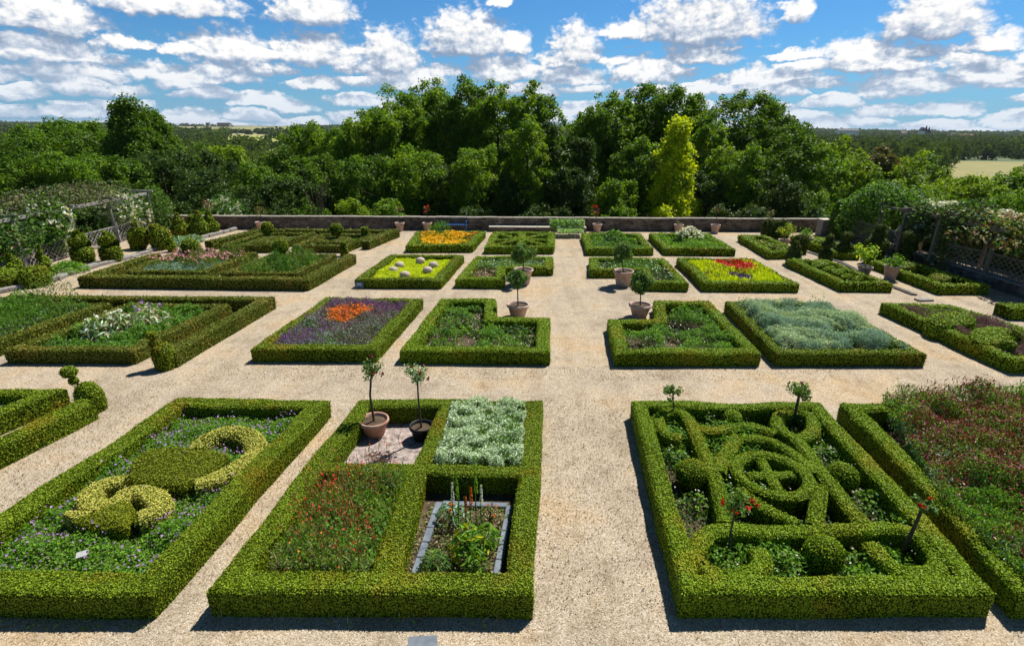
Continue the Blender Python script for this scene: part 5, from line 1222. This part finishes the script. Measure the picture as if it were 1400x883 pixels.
TR = [
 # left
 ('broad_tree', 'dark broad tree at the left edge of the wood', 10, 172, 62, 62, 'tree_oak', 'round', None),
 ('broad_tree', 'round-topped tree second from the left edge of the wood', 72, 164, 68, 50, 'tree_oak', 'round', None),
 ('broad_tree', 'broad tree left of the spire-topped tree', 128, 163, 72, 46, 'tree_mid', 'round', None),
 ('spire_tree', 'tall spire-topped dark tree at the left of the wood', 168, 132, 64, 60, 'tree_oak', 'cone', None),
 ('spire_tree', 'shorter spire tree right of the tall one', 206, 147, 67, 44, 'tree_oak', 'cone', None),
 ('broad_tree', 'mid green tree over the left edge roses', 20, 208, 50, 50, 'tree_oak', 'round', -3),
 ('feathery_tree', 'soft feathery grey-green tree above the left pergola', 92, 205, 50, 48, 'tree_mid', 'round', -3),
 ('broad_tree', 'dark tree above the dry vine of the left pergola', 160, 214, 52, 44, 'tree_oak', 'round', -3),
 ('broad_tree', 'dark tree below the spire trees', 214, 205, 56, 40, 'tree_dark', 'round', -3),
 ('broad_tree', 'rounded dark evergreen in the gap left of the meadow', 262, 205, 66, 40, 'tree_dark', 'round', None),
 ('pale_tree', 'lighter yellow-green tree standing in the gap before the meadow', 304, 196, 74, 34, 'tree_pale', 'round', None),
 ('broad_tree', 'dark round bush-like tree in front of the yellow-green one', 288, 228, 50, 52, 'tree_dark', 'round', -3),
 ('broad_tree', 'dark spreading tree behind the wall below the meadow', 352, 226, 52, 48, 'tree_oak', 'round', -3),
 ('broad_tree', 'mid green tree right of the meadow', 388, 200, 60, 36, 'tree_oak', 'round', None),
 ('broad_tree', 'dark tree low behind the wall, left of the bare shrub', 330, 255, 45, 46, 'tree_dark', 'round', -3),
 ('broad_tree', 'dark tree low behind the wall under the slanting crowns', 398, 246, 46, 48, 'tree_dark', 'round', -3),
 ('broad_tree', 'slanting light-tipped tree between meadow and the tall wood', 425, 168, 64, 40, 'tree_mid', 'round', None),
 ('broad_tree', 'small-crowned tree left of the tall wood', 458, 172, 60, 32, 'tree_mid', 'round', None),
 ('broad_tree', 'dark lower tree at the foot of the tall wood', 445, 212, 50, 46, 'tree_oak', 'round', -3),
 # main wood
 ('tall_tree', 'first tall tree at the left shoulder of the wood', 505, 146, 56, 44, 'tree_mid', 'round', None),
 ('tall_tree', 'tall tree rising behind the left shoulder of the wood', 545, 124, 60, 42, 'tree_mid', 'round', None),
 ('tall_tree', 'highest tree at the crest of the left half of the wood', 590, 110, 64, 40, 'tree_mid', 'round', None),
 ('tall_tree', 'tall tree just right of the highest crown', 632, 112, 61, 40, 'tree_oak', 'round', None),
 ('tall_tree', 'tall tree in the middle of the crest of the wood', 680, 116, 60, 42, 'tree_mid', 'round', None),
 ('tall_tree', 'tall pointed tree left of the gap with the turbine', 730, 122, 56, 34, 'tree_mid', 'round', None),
 ('tall_tree', 'dark tree filling the wood behind the crest', 610, 135, 78, 70, 'tree_dark', 'round', None),  # fill in the darkest leaves, painting the deep shade inside the wood
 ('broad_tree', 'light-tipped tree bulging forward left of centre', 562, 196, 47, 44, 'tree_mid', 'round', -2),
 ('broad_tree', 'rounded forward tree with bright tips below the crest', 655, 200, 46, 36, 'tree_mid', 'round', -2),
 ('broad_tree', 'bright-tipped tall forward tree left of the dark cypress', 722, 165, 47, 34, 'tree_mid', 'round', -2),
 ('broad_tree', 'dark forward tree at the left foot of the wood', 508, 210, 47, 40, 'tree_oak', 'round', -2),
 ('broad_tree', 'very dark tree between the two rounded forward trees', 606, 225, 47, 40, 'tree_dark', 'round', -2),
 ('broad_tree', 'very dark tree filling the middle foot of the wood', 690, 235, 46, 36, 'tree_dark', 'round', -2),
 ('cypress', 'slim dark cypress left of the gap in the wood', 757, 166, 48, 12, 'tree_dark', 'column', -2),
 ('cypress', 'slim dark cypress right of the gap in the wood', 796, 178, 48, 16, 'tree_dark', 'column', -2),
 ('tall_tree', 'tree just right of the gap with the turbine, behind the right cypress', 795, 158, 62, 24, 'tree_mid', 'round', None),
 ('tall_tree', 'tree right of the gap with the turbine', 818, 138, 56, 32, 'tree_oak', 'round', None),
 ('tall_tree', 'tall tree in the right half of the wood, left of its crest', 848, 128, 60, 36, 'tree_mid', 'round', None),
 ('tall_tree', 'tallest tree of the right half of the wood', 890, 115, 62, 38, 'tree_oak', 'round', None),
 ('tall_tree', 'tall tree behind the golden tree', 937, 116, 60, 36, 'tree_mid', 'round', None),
 ('tall_tree', 'dark tree filling the right half behind the crest', 890, 140, 76, 60, 'tree_dark', 'round', None),  # dark fill again: shade between the crowns put into the leaf colour
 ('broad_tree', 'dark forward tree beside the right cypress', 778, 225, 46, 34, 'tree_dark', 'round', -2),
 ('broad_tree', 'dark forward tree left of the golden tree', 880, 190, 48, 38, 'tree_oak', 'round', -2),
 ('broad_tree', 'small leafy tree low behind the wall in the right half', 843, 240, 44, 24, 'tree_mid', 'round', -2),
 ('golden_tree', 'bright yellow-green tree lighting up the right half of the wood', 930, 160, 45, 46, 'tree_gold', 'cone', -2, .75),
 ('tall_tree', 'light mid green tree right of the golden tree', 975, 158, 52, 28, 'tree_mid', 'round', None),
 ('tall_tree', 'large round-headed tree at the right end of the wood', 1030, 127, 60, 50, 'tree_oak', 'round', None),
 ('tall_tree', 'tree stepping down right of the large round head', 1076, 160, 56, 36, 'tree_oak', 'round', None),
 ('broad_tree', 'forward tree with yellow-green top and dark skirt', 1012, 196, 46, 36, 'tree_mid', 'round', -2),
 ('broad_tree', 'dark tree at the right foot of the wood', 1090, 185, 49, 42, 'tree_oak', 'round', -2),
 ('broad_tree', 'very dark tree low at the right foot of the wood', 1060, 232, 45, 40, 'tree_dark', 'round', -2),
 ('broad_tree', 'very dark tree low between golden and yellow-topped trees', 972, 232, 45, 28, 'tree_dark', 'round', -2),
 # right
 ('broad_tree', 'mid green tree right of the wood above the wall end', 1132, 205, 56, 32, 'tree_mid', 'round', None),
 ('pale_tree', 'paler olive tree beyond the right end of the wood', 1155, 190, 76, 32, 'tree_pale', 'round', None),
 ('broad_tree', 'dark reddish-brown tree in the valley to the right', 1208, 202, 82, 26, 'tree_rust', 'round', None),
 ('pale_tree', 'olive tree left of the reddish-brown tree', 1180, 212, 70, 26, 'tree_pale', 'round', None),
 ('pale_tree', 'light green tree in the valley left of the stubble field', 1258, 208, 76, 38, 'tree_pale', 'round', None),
 ('broad_tree', 'light green tree below the stubble field, behind the white roses', 1300, 234, 60, 30, 'tree_pale', 'round', None),
 ('pale_tree', 'yellow-green bush-like tree over the right pergola', 1345, 242, 52, 44, 'tree_pale', 'round', -3),
 ('broad_tree', 'mid green tree at the right edge below the field', 1398, 226, 60, 34, 'tree_mid', 'round', None),
 ('pale_tree', 'yellow-green tree behind the rounded vine', 1222, 246, 56, 36, 'tree_pale', 'round', -3),
 ('broad_tree', 'mid green tree low at the right edge behind the pergola', 1400, 262, 46, 44, 'tree_mid', 'round', -3),
 ('pale_tree', 'small tree between the rounded vine and the white roses', 1280, 254, 48, 30, 'tree_mid', 'round', -3),
 ('broad_tree', 'dark green tree at the wall end behind the tall hedge column', 1120, 262, 44, 30, 'tree_oak', 'round', -3),
]
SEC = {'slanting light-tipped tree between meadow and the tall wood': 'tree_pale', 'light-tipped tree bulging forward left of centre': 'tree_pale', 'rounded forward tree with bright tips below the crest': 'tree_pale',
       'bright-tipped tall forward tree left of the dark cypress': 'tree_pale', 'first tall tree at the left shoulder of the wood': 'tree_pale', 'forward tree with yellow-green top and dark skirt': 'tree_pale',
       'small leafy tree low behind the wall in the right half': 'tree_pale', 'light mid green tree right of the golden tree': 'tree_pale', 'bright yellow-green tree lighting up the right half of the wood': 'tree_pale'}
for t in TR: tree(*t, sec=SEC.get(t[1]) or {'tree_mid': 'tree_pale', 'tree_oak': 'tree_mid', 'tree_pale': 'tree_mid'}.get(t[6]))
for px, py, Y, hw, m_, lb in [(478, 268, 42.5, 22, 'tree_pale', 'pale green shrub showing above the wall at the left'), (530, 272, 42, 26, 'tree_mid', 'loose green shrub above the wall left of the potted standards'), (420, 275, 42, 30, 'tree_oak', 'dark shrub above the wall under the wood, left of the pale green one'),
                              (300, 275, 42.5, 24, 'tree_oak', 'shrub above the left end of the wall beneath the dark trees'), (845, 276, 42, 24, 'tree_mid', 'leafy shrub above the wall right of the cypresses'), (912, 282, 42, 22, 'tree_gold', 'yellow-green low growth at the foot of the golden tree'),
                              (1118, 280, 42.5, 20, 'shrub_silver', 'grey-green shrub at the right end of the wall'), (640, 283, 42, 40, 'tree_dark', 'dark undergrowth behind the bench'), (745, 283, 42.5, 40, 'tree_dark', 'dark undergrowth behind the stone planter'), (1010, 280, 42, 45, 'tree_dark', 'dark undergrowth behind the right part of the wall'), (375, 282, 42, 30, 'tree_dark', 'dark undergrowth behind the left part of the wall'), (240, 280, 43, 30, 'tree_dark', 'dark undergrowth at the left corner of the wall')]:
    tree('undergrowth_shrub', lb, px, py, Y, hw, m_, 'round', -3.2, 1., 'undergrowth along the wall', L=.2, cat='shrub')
b = climber('flowering_shrub', 'shrub with white flowers behind the left end of the wall', [(atY(305, 290, 41), np.array([1.3, .8, 1.1]), 1200)], [M['green_leaf'], M['dark_leaf']], [.5, .5], M['white_petal'], 110, 'shrub', .2)
# bare twiggy shrub
p = atY(433, 290, 41.5); e = MB()
for k in range(22):
    a = rng.uniform(0, 6.28); l = rng.uniform(1.5, 4.); q = np.array([math.cos(a) * .45, math.sin(a) * .3, 1.]) * l; tube(e, [(0, 0, -2), q * .5 + rng.normal(size=3) * .15, q + rng.normal(size=3) * .2], [.025, .016, .006], 5)
tag(e.build('bare_shrub', M['bark'], loc=None), 'bare brown twiggy shrub behind the wall', 'shrub'); bpy.context.scene.objects['bare_shrub'].location = tuple(p)

# ---------------------------------------------------------------- far land
def woodland(label, az0, az1, r0, r1, n, hmin, hmax, mat, rad=5., zadd=0.):
    """a distant wood: many bushy crowns, each a heap of leaf clumps"""
    a = R(az0) + (R(az1) - R(az0)) * rng.random(n); r = rng.uniform(r0, r1, n); X, Y = r * np.sin(a), r * np.cos(a); Z = ground(X, Y)
    h = rng.uniform(hmin, hmax, n); rr = rad * rng.uniform(.6, 1.3, n)
    ok = np.ones(n, bool)
    for fp_ in FIELDS: ok &= ~inpoly(np.stack([X, Y], 1), fp_)
    X, Y, Z, h, rr, r = X[ok], Y[ok], Z[ok], h[ok], rr[ok], r[ok]; n = len(X)
    L = max(.5, (r0 + r1) / 2 * .0036); per = int(max(26, 3.2 * 2 * math.pi * rad ** 2 / (.36 * L * L) * .8)); per = min(per, 260)
    ki = np.repeat(np.arange(n), per); m = len(ki); d = nz(rng.normal(size=(m, 3)) + [0, -.2, .4]); s = np.stack([rr[ki], rr[ki], h[ki] * .55], 1)
    P = np.stack([X[ki], Y[ki], Z[ki] + h[ki] * .45], 1) + d * s * rng.uniform(.7, 1.05, (m, 1)); P += wob(P, .5) * rr[ki][:, None] * .25
    mb = MB(); q = L * rng.uniform(.6, 1.3, m); cards(mb, P, nz(d + [0, 0, .3] + rng.normal(size=(m, 3)) * .45), q, q * .7, 0)
    c = (float(X.mean()), float(Y.mean()), float(Z.mean()))
    tag(mb.build('woodland', M[mat], loc=None), label, 'wood', None, 'stuff')
def fq(pts, z=-16.5): return np.array([at(x, y, z)[:2] for x, y in pts])
FIELDS = [fq([(306, 198), (384, 198), (376, 184), (314, 184)]), fq([(235, 181.5), (420, 181.5), (400, 175.5), (240, 175.5)]), fq([(1285, 248), (1500, 252), (1475, 221), (1305, 219)])]
woodland('valley trees close below the garden on the left', -56, -16, 80, 130, 110, 8, 12, 'far_leaf', 4.5)
woodland('valley trees close below the garden on the right', 28, 58, 85, 130, 90, 6, 9, 'far_leaf_pale', 4.5)
woodland('valley trees behind the tall wood', -16, 28, 85, 140, 110, 9, 13, 'far_leaf', 5)
woodland('mid-distance dark wood in the left valley', -58, -12, 150, 420, 300, 8, 12, 'far_leaf', 6.)
woodland('mid-distance wood round the right fields', 25, 58, 130, 250, 150, 6, 9, 'far_leaf_pale', 5.5)
woodland('dark wood beyond the right stubble field', 22, 60, 420, 620, 330, 12, 19, 'far_leaf', 7.)
woodland('far left woods beyond the meadow', -58, -8, 450, 1000, 420, 9, 13, 'far_leaf', 8)
woodland('far right woods under the town', 10, 60, 640, 1150, 480, 10, 15, 'far_leaf', 9)
woodland('wooded plain on the left toward the skyline', -60, 5, 1050, 2400, 620, 9, 15, 'far_leaf', 15)
woodland('wooded plain on the right toward the skyline', 5, 60, 1150, 2400, 620, 10, 15, 'far_leaf', 15)
woodland('wooded ridge along the left skyline', -62, 0, 2600, 4600, 700, 9, 15, 'far_leaf', 28)
woodland('wooded ridge along the right skyline', 0, 62, 2600, 4600, 700, 9, 15, 'far_leaf', 28)

def house(label, px, Y, w, d, h, rh, wallm, roofm, rz=0., name='house', lift=0., py=None):
    p = atY(px, 180, Y); x = p[0]; gz = float(ground(x, Y)) if py is None else float(atY(px, py, Y)[2])
    e = empty(name, (x, Y, gz), rz); m_ = MB(); box(m_, (0, 0, h / 2 - 3), (w, d, h + 6)); m_.build('wall', M[wallm], e)
    m_ = MB(); o = .5; V = [(-w / 2 - o, -d / 2 - o, h), (w / 2 + o, -d / 2 - o, h), (w / 2 + o, d / 2 + o, h), (-w / 2 - o, d / 2 + o, h), (-w / 2 - o, 0, h + rh), (w / 2 + o, 0, h + rh)]
    m_.add(np.array(V, float), [(0, 1, 5, 4), (2, 3, 4, 5), (0, 4, 3), (1, 2, 5), (3, 2, 1, 0)]); m_.build('roof', M[roofm], e)
    for k in range(max(2, int(w / 4))):
        m_ = MB(); box(m_, (-w / 2 + w * (k + .5) / max(2, int(w / 4)), -d / 2 - .03, h * .55), (1.2, .1, 1.6)); m_.build('window', M['window_dark'], e)
    tag(e, label, 'building'); return e
house('long white low building on the right skyline left of the church', 1158, 1500, 55, 14, 8, 4, 'render_white', 'slate_roof', py=183)
house('small pale house on the right skyline just left of the church', 1235, 1600, 16, 10, 8, 4, 'render_white', 'tile_roof', py=186)
house('pale house on the right skyline right of the church', 1305, 1600, 26, 10, 8, 5, 'render_white', 'slate_roof', py=188)
house('long roof among trees on the right skyline, last to the right', 1322, 1500, 34, 12, 7, 5, 'grey_stone', 'tile_roof', py=190)
house('long pale shed on the left skyline', 308, 1900, 40, 16, 4, 3, 'grey_stone', 'slate_roof', py=171)
house('small grey house on the left skyline left of the shed', 286, 1850, 10, 9, 4, 3, 'grey_stone', 'slate_roof', py=171)
# the castle-like church: pale gable and two dark pointed roofs
p = atY(1262, 186, 1450); e = empty('church', p); e.location.z = p[2]; e.scale = (.78, .78, .78)
m_ = MB(); box(m_, (-8, 0, 4), (14, 14, 22)); m_.build('gable_wall', M['render_white'], e)
m_ = MB(); V = [(-15.5, -7.5, 15), (-.5, -7.5, 15), (-.5, 7.5, 15), (-15.5, 7.5, 15), (-8, -7.5, 26), (-8, 7.5, 26)]; m_.add(np.array(V, float), [(0, 1, 4), (2, 3, 5), (0, 4, 5, 3), (1, 2, 5, 4), (3, 2, 1, 0)]); m_.build('roof', M['slate_roof'], e)
for x_, h_, w_ in ((4, 34, 6.5), (14, 28, 7)):
    m_ = MB(); lathe(m_, [(w_, -6), (w_, 10)], (x_, 0, 0), 8, 0, False); m_.build('tower', M['grey_stone'], e)
    m_ = MB(); lathe(m_, [(w_ + .8, 10), (w_ * .5, 10 + (h_ - 10) * .5), (.1, h_)], (x_, 0, 0), 8, 0, False); m_.build('spire', M['slate_roof'], e)
tag(e, 'church with a pale gable and two dark pointed roofs on the right skyline', 'church')
# wind turbine
p = atY(763, 178, 2600); e = empty('wind_turbine', p); m_ = MB(); tube(m_, [(0, 0, -60), (0, 0, 78)], [3., 1.8], 10); m_.build('tower', M['turbine_white'], e)
m_ = MB(); box(m_, (0, -2, 79), (4, 10, 4), 0, 0, .6); m_.build('nacelle', M['turbine_white'], e)
for k in range(3):
    a = R(25 + 120 * k); m_ = MB(); tube(m_, [(0, -8, 79), (math.sin(a) * 12, -8, 79 + math.cos(a) * 12), (math.sin(a) * 42, -8, 79 + math.cos(a) * 42)], [1.4, 2., .4], 6); m_.build('blade', M['turbine_white'], e)
tag(e, 'white wind turbine far away in the gap of the wood', 'wind turbine')
# ---------------------------------------------------------------- light and sky
SUN_EL, SUN_AZ = R(57), R(42)
sl = bpy.data.lights.new('sun', 'SUN'); sl.energy = 5.; sl.angle = R(.53); sl.color = (1., .955, .88)
so = bpy.data.objects.new('sun', sl); COL.objects.link(so)
sd = Vector((math.sin(SUN_AZ) * math.cos(SUN_EL), math.cos(SUN_AZ) * math.cos(SUN_EL), math.sin(SUN_EL)))
so.rotation_euler = sd.to_track_quat('Z', 'Y').to_euler(); so.location = (30, 30, 60)
wd = bpy.data.worlds.new('World'); SC.world = wd; wd.use_nodes = True
wd.cycles.sampling_method = 'MANUAL'; wd.cycles.sample_map_resolution = 64
nt = wd.node_tree; nt.nodes.clear()
wo = nt.nodes.new('ShaderNodeOutputWorld'); bg = nt.nodes.new('ShaderNodeBackground'); bg.inputs[1].default_value = .056
nt.links.new(bg.outputs[0], wo.inputs[0])
sky = nt.nodes.new('ShaderNodeTexSky'); sky.sky_type = 'NISHITA'; sky.sun_disc = False
sky.sun_elevation = SUN_EL; sky.sun_rotation = SUN_AZ; sky.air_density = 1.; sky.dust_density = .35; sky.ozone_density = 2.2
def mth(t, op, a, b=None, c=None, clamp=False):
    n = t.nodes.new('ShaderNodeMath'); n.operation = op; n.use_clamp = clamp
    for i, v in enumerate((a, b, c)):
        if v is None: continue
        if isinstance(v, bpy.types.NodeSocket): t.links.new(v, n.inputs[i])
        else: n.inputs[i].default_value = v
    return n.outputs[0]
def vm(t, op, a, b=None):
    n = t.nodes.new('ShaderNodeVectorMath'); n.operation = op
    for i, v in enumerate((a, b)):
        if v is None: continue
        if isinstance(v, bpy.types.NodeSocket): t.links.new(v, n.inputs[i])
        else: n.inputs[i].default_value = v
    return n.outputs['Value'] if op in ('DOT_PRODUCT', 'LENGTH') else n.outputs[0]
# cumulus: compass bearing and height of each cloud's flat base, half width, height above and below the base (degrees surveyed from the photo's columns)
CL = [(955, 48, 120, 62, 14), (868, 46, 62, 20, 8), (955, 82, 72, 26, 10), (1090, 20, 26, 30, 10), (640, 66, 76, 50, 13), (705, 66, 26, 22, 8), (785, 80, 46, 46, 8), (1275, 40, 92, 60, 14), (1350, 63, 62, 22, 8),
      (1180, 86, 102, 36, 9), (70, 36, 100, 50, 10), (70, 76, 98, 30, 9), (230, 10, 120, 30, 12), (425, 20, 78, 34, 16), (318, 80, 80, 40, 10), (430, 82, 74, 40, 12), (530, 88, 52, 48, 14), (690, 100, 70, 24, 9),
      (880, 104, 72, 26, 9), (1060, 112, 76, 26, 9), (1240, 118, 100, 28, 9), (1345, 104, 80, 26, 9), (100, 104, 120, 22, 8), (250, 106, 90, 20, 8), (560, 112, 70, 20, 8), (770, 108, 60, 20, 8), (682, 3, 26, 12, 5), (690, -60, 300, 40, 14), (1180, -70, 200, 40, 14)]
g = bpy.data.node_groups.new('cloud_field', 'ShaderNodeTree')
g.interface.new_socket('uv', in_out='INPUT', socket_type='NodeSocketVector'); g.interface.new_socket('field', in_out='OUTPUT', socket_type='NodeSocketFloat')
gi = g.nodes.new('NodeGroupInput'); go = g.nodes.new('NodeGroupOutput'); uv0 = gi.outputs[0]
def gnoise(vec, scale, detail, rough, sc=(1, 1, 1), color=False):
    m_ = vm(g, 'MULTIPLY', vec, tuple(scale * k for k in sc)); n = g.nodes.new('ShaderNodeTexNoise'); n.noise_dimensions = '2D'; n.inputs['Scale'].default_value = 1.; n.inputs['Detail'].default_value = detail; n.inputs['Roughness'].default_value = rough
    g.links.new(m_, n.inputs['Vector']); return n.outputs['Color' if color else 'Fac']
wv = vm(g, 'MULTIPLY', vm(g, 'SUBTRACT', gnoise(uv0, 22., 3., .55, (1, 1.5, 1), True), (.5, .5, .5)), (.05, .028, 0.))
uv = vm(g, 'ADD', uv0, wv)
acc = None
for cx, cy, hw_, ht, hb in CL:
    d = ray(cx, cy); d = d / np.linalg.norm(d); u0 = math.atan2(d[0], d[1]); v0 = math.asin(d[2])
    d1 = ray(cx + hw_, cy); u1 = math.atan2(d1[0], d1[1]); k = 1 / F * math.cos(math.atan((cx - 700) / F)) ** 1
    a = abs(u1 - u0); bt, bb = ht * k, hb * k
    df = vm(g, 'SUBTRACT', uv, (u0, v0, 0)); A = vm(g, 'MULTIPLY', df, (1 / a, 1 / bt, 0)); B = vm(g, 'MULTIPLY', df, (1 / a, -1 / bb, 0)); m_ = vm(g, 'MAXIMUM', A, B)
    # keep the sideways sign symmetric
    r2 = vm(g, 'DOT_PRODUCT', m_, m_)
    acc = r2 if acc is None else mth(g, 'MINIMUM', acc, r2)
blob = mth(g, 'SUBTRACT', 1.1, mth(g, 'POWER', acc, .75))
blob = mth(g, 'MAXIMUM', blob, -1.5)
fb = gnoise(uv0, 44., 9., .66, (1, 1.5, 1))
vor = g.nodes.new('ShaderNodeTexVoronoi'); vor.voronoi_dimensions = '2D'; vor.feature = 'SMOOTH_F1'; vor.inputs['Scale'].default_value = 1.; vor.inputs['Smoothness'].default_value = .35; vor.inputs['Detail'].default_value = 2.; vor.inputs['Roughness'].default_value = .55
g.links.new(vm(g, 'MULTIPLY', vm(g, 'ADD', uv0, vm(g, 'MULTIPLY', wv, (.4, .4, 0))), (52., 70., 0)), vor.inputs['Vector'])
T1 = mth(g, 'ADD', mth(g, 'MULTIPLY_ADD', mth(g, 'SUBTRACT', fb, .5), 1.25, mth(g, 'MULTIPLY', blob, 1.5)), mth(g, 'MULTIPLY', mth(g, 'SUBTRACT', .45, vor.outputs['Distance']), .55))
sx = g.nodes.new('ShaderNodeSeparateXYZ'); g.links.new(uv0, sx.inputs[0]); v = sx.outputs[1]
# rows of smaller clouds toward the horizon
vr = g.nodes.new('ShaderNodeTexVoronoi'); vr.voronoi_dimensions = '2D'; vr.feature = 'F1'; vr.inputs['Scale'].default_value = 1.; vr.inputs['Randomness'].default_value = 1.
uvs = vm(g, 'MULTIPLY', vm(g, 'ADD', uv0, vm(g, 'MULTIPLY', wv, (.55, .45, 0))), (13., 42., 0)); g.links.new(uvs, vr.inputs['Vector'])
df = vm(g, 'SUBTRACT', uvs, vr.outputs['Position']); m_ = vm(g, 'MAXIMUM', vm(g, 'MULTIPLY', df, (1.75, 1.55, 0)), vm(g, 'MULTIPLY', df, (1.75, -3.6, 0)))
rb_ = mth(g, 'SUBTRACT', 1., mth(g, 'POWER', vm(g, 'DOT_PRODUCT', m_, m_), .75))
rnd = g.nodes.new('ShaderNodeSeparateColor'); g.links.new(vr.outputs['Color'], rnd.inputs[0])
cov = g.nodes.new('ShaderNodeMapRange'); cov.interpolation_type = 'SMOOTHSTEP'; g.links.new(v, cov.inputs[0]); cov.inputs[1].default_value = .15; cov.inputs[2].default_value = .10; cov.inputs[3].default_value = -2.; cov.inputs[4].default_value = .2
bank = g.nodes.new('ShaderNodeMapRange'); bank.interpolation_type = 'SMOOTHSTEP'; g.links.new(v, bank.inputs[0]); bank.inputs[1].default_value = .09; bank.inputs[2].default_value = .02; bank.inputs[3].default_value = 0.; bank.inputs[4].default_value = .4
T2 = mth(g, 'ADD', mth(g, 'ADD', bank.outputs[0], mth(g, 'MULTIPLY_ADD', mth(g, 'SUBTRACT', fb, .5), 2.9, mth(g, 'MULTIPLY', rb_, 1.1))), mth(g, 'ADD', cov.outputs[0], mth(g, 'MULTIPLY', mth(g, 'SUBTRACT', rnd.outputs[0], .5), .7)))
mxn = g.nodes.new('ShaderNodeMath'); mxn.operation = 'SMOOTH_MAX'; g.links.new(T1, mxn.inputs[0]); g.links.new(T2, mxn.inputs[1]); mxn.inputs[2].default_value = .25
g.links.new(mxn.outputs[0], go.inputs[0])
tc = nt.nodes.new('ShaderNodeTexCoord'); sp_ = nt.nodes.new('ShaderNodeSeparateXYZ'); nt.links.new(tc.outputs['Generated'], sp_.inputs[0])
az = mth(nt, 'ARCTAN2', sp_.outputs[0], sp_.outputs[1]); el = mth(nt, 'ARCSINE', sp_.outputs[2])
cb = nt.nodes.new('ShaderNodeCombineXYZ'); nt.links.new(az, cb.inputs[0]); nt.links.new(el, cb.inputs[1])
def fld(off):
    n = nt.nodes.new('ShaderNodeGroup'); n.node_tree = g; nt.links.new(vm(nt, 'ADD', cb.outputs[0], off) if off else cb.outputs[0], n.inputs[0]); return n.outputs[0]
f0 = fld(None); f1 = fld((.003, .005, 0)); f2 = fld((.006, .026, 0))
def mr(x, a, b, c, d, smooth=True):
    n = nt.nodes.new('ShaderNodeMapRange'); n.interpolation_type = 'SMOOTHSTEP' if smooth else 'LINEAR'; nt.links.new(x, n.inputs[0])
    for i, k in enumerate((a, b, c, d)): n.inputs[i + 1].default_value = k
    return n.outputs[0]
alpha = mr(f0, -.06, .8, 0, 1)
lit = mth(nt, 'ADD', .43, mth(nt, 'ADD', mth(nt, 'MULTIPLY', mth(nt, 'SUBTRACT', f0, f1), .24), mth(nt, 'MULTIPLY', mth(nt, 'SUBTRACT', f0, f2), .56)), clamp=True)
ccol = ramp(nt, [(0, (2.6, 3.5, 5.0)), (.3, (3.7, 4.6, 6.1)), (.58, (6.2, 6.9, 8.0)), (.82, (8.9, 9.1, 9.4)), (1., (10.2, 10.2, 10.2))], lit).outputs[0]
far = mr(el, .0, .12, .6, 0., True)
ccol = mixc(nt, ccol, (5.4, 6.8, 8.5), far)
skyc = mixc(nt, sky.outputs[0], (.34, .76, 1.15), 1., 'MULTIPLY')
skyc = mixc(nt, skyc, (.85, .60, .44), mr(el, .28, .8, 0., 1.), 'MULTIPLY')
hz = mr(el, -.01, .15, .55, 0.)
skyc = mixc(nt, skyc, (2.5, 5.0, 8.2), hz)
fin = mixc(nt, mixc(nt, skyc, (1.12, 1.12, 1.12), 1., 'MULTIPLY'), mixc(nt, ccol, (1.28, 1.26, 1.24), 1., 'MULTIPLY'), alpha)
nt.links.new(fin, bg.inputs[0])
# the air over the valley
hb = MB(); box(hb, (0, 0, 9.), (26000, 26000, 92.)); hz_ = hb.build('haze', [])
hm = bpy.data.materials.new('haze_air'); hm.use_nodes = True; hn = hm.node_tree; hn.nodes.clear()
ho = hn.nodes.new('ShaderNodeOutputMaterial'); hv = hn.nodes.new('ShaderNodeVolumePrincipled'); hv.inputs['Color'].default_value = (.80, .88, 1., 1.); hv.inputs['Density'].default_value = .000035; hv.inputs['Anisotropy'].default_value = .2
hn.links.new(hv.outputs[0], ho.inputs['Volume']); hz_.data.materials.append(hm); tag(hz_, kind='stuff'); tag(hz_, 'thin blue haze lying over the far valley', 'haze')
vs = SC.view_settings; vs.view_transform = 'Standard'; vs.look = 'None'; vs.exposure = .52; vs.gamma = 1.; vs.use_curve_mapping = False
SC.render.engine = 'CYCLES'
SC.cycles.max_bounces = 6; SC.cycles.diffuse_bounces = 2; SC.cycles.glossy_bounces = 1; SC.cycles.transmission_bounces = 2; SC.cycles.transparent_max_bounces = 4
SC.cycles.caustics_reflective = False; SC.cycles.caustics_refractive = False
SC.cycles.use_denoising = True; SC.cycles.volume_bounces = 0
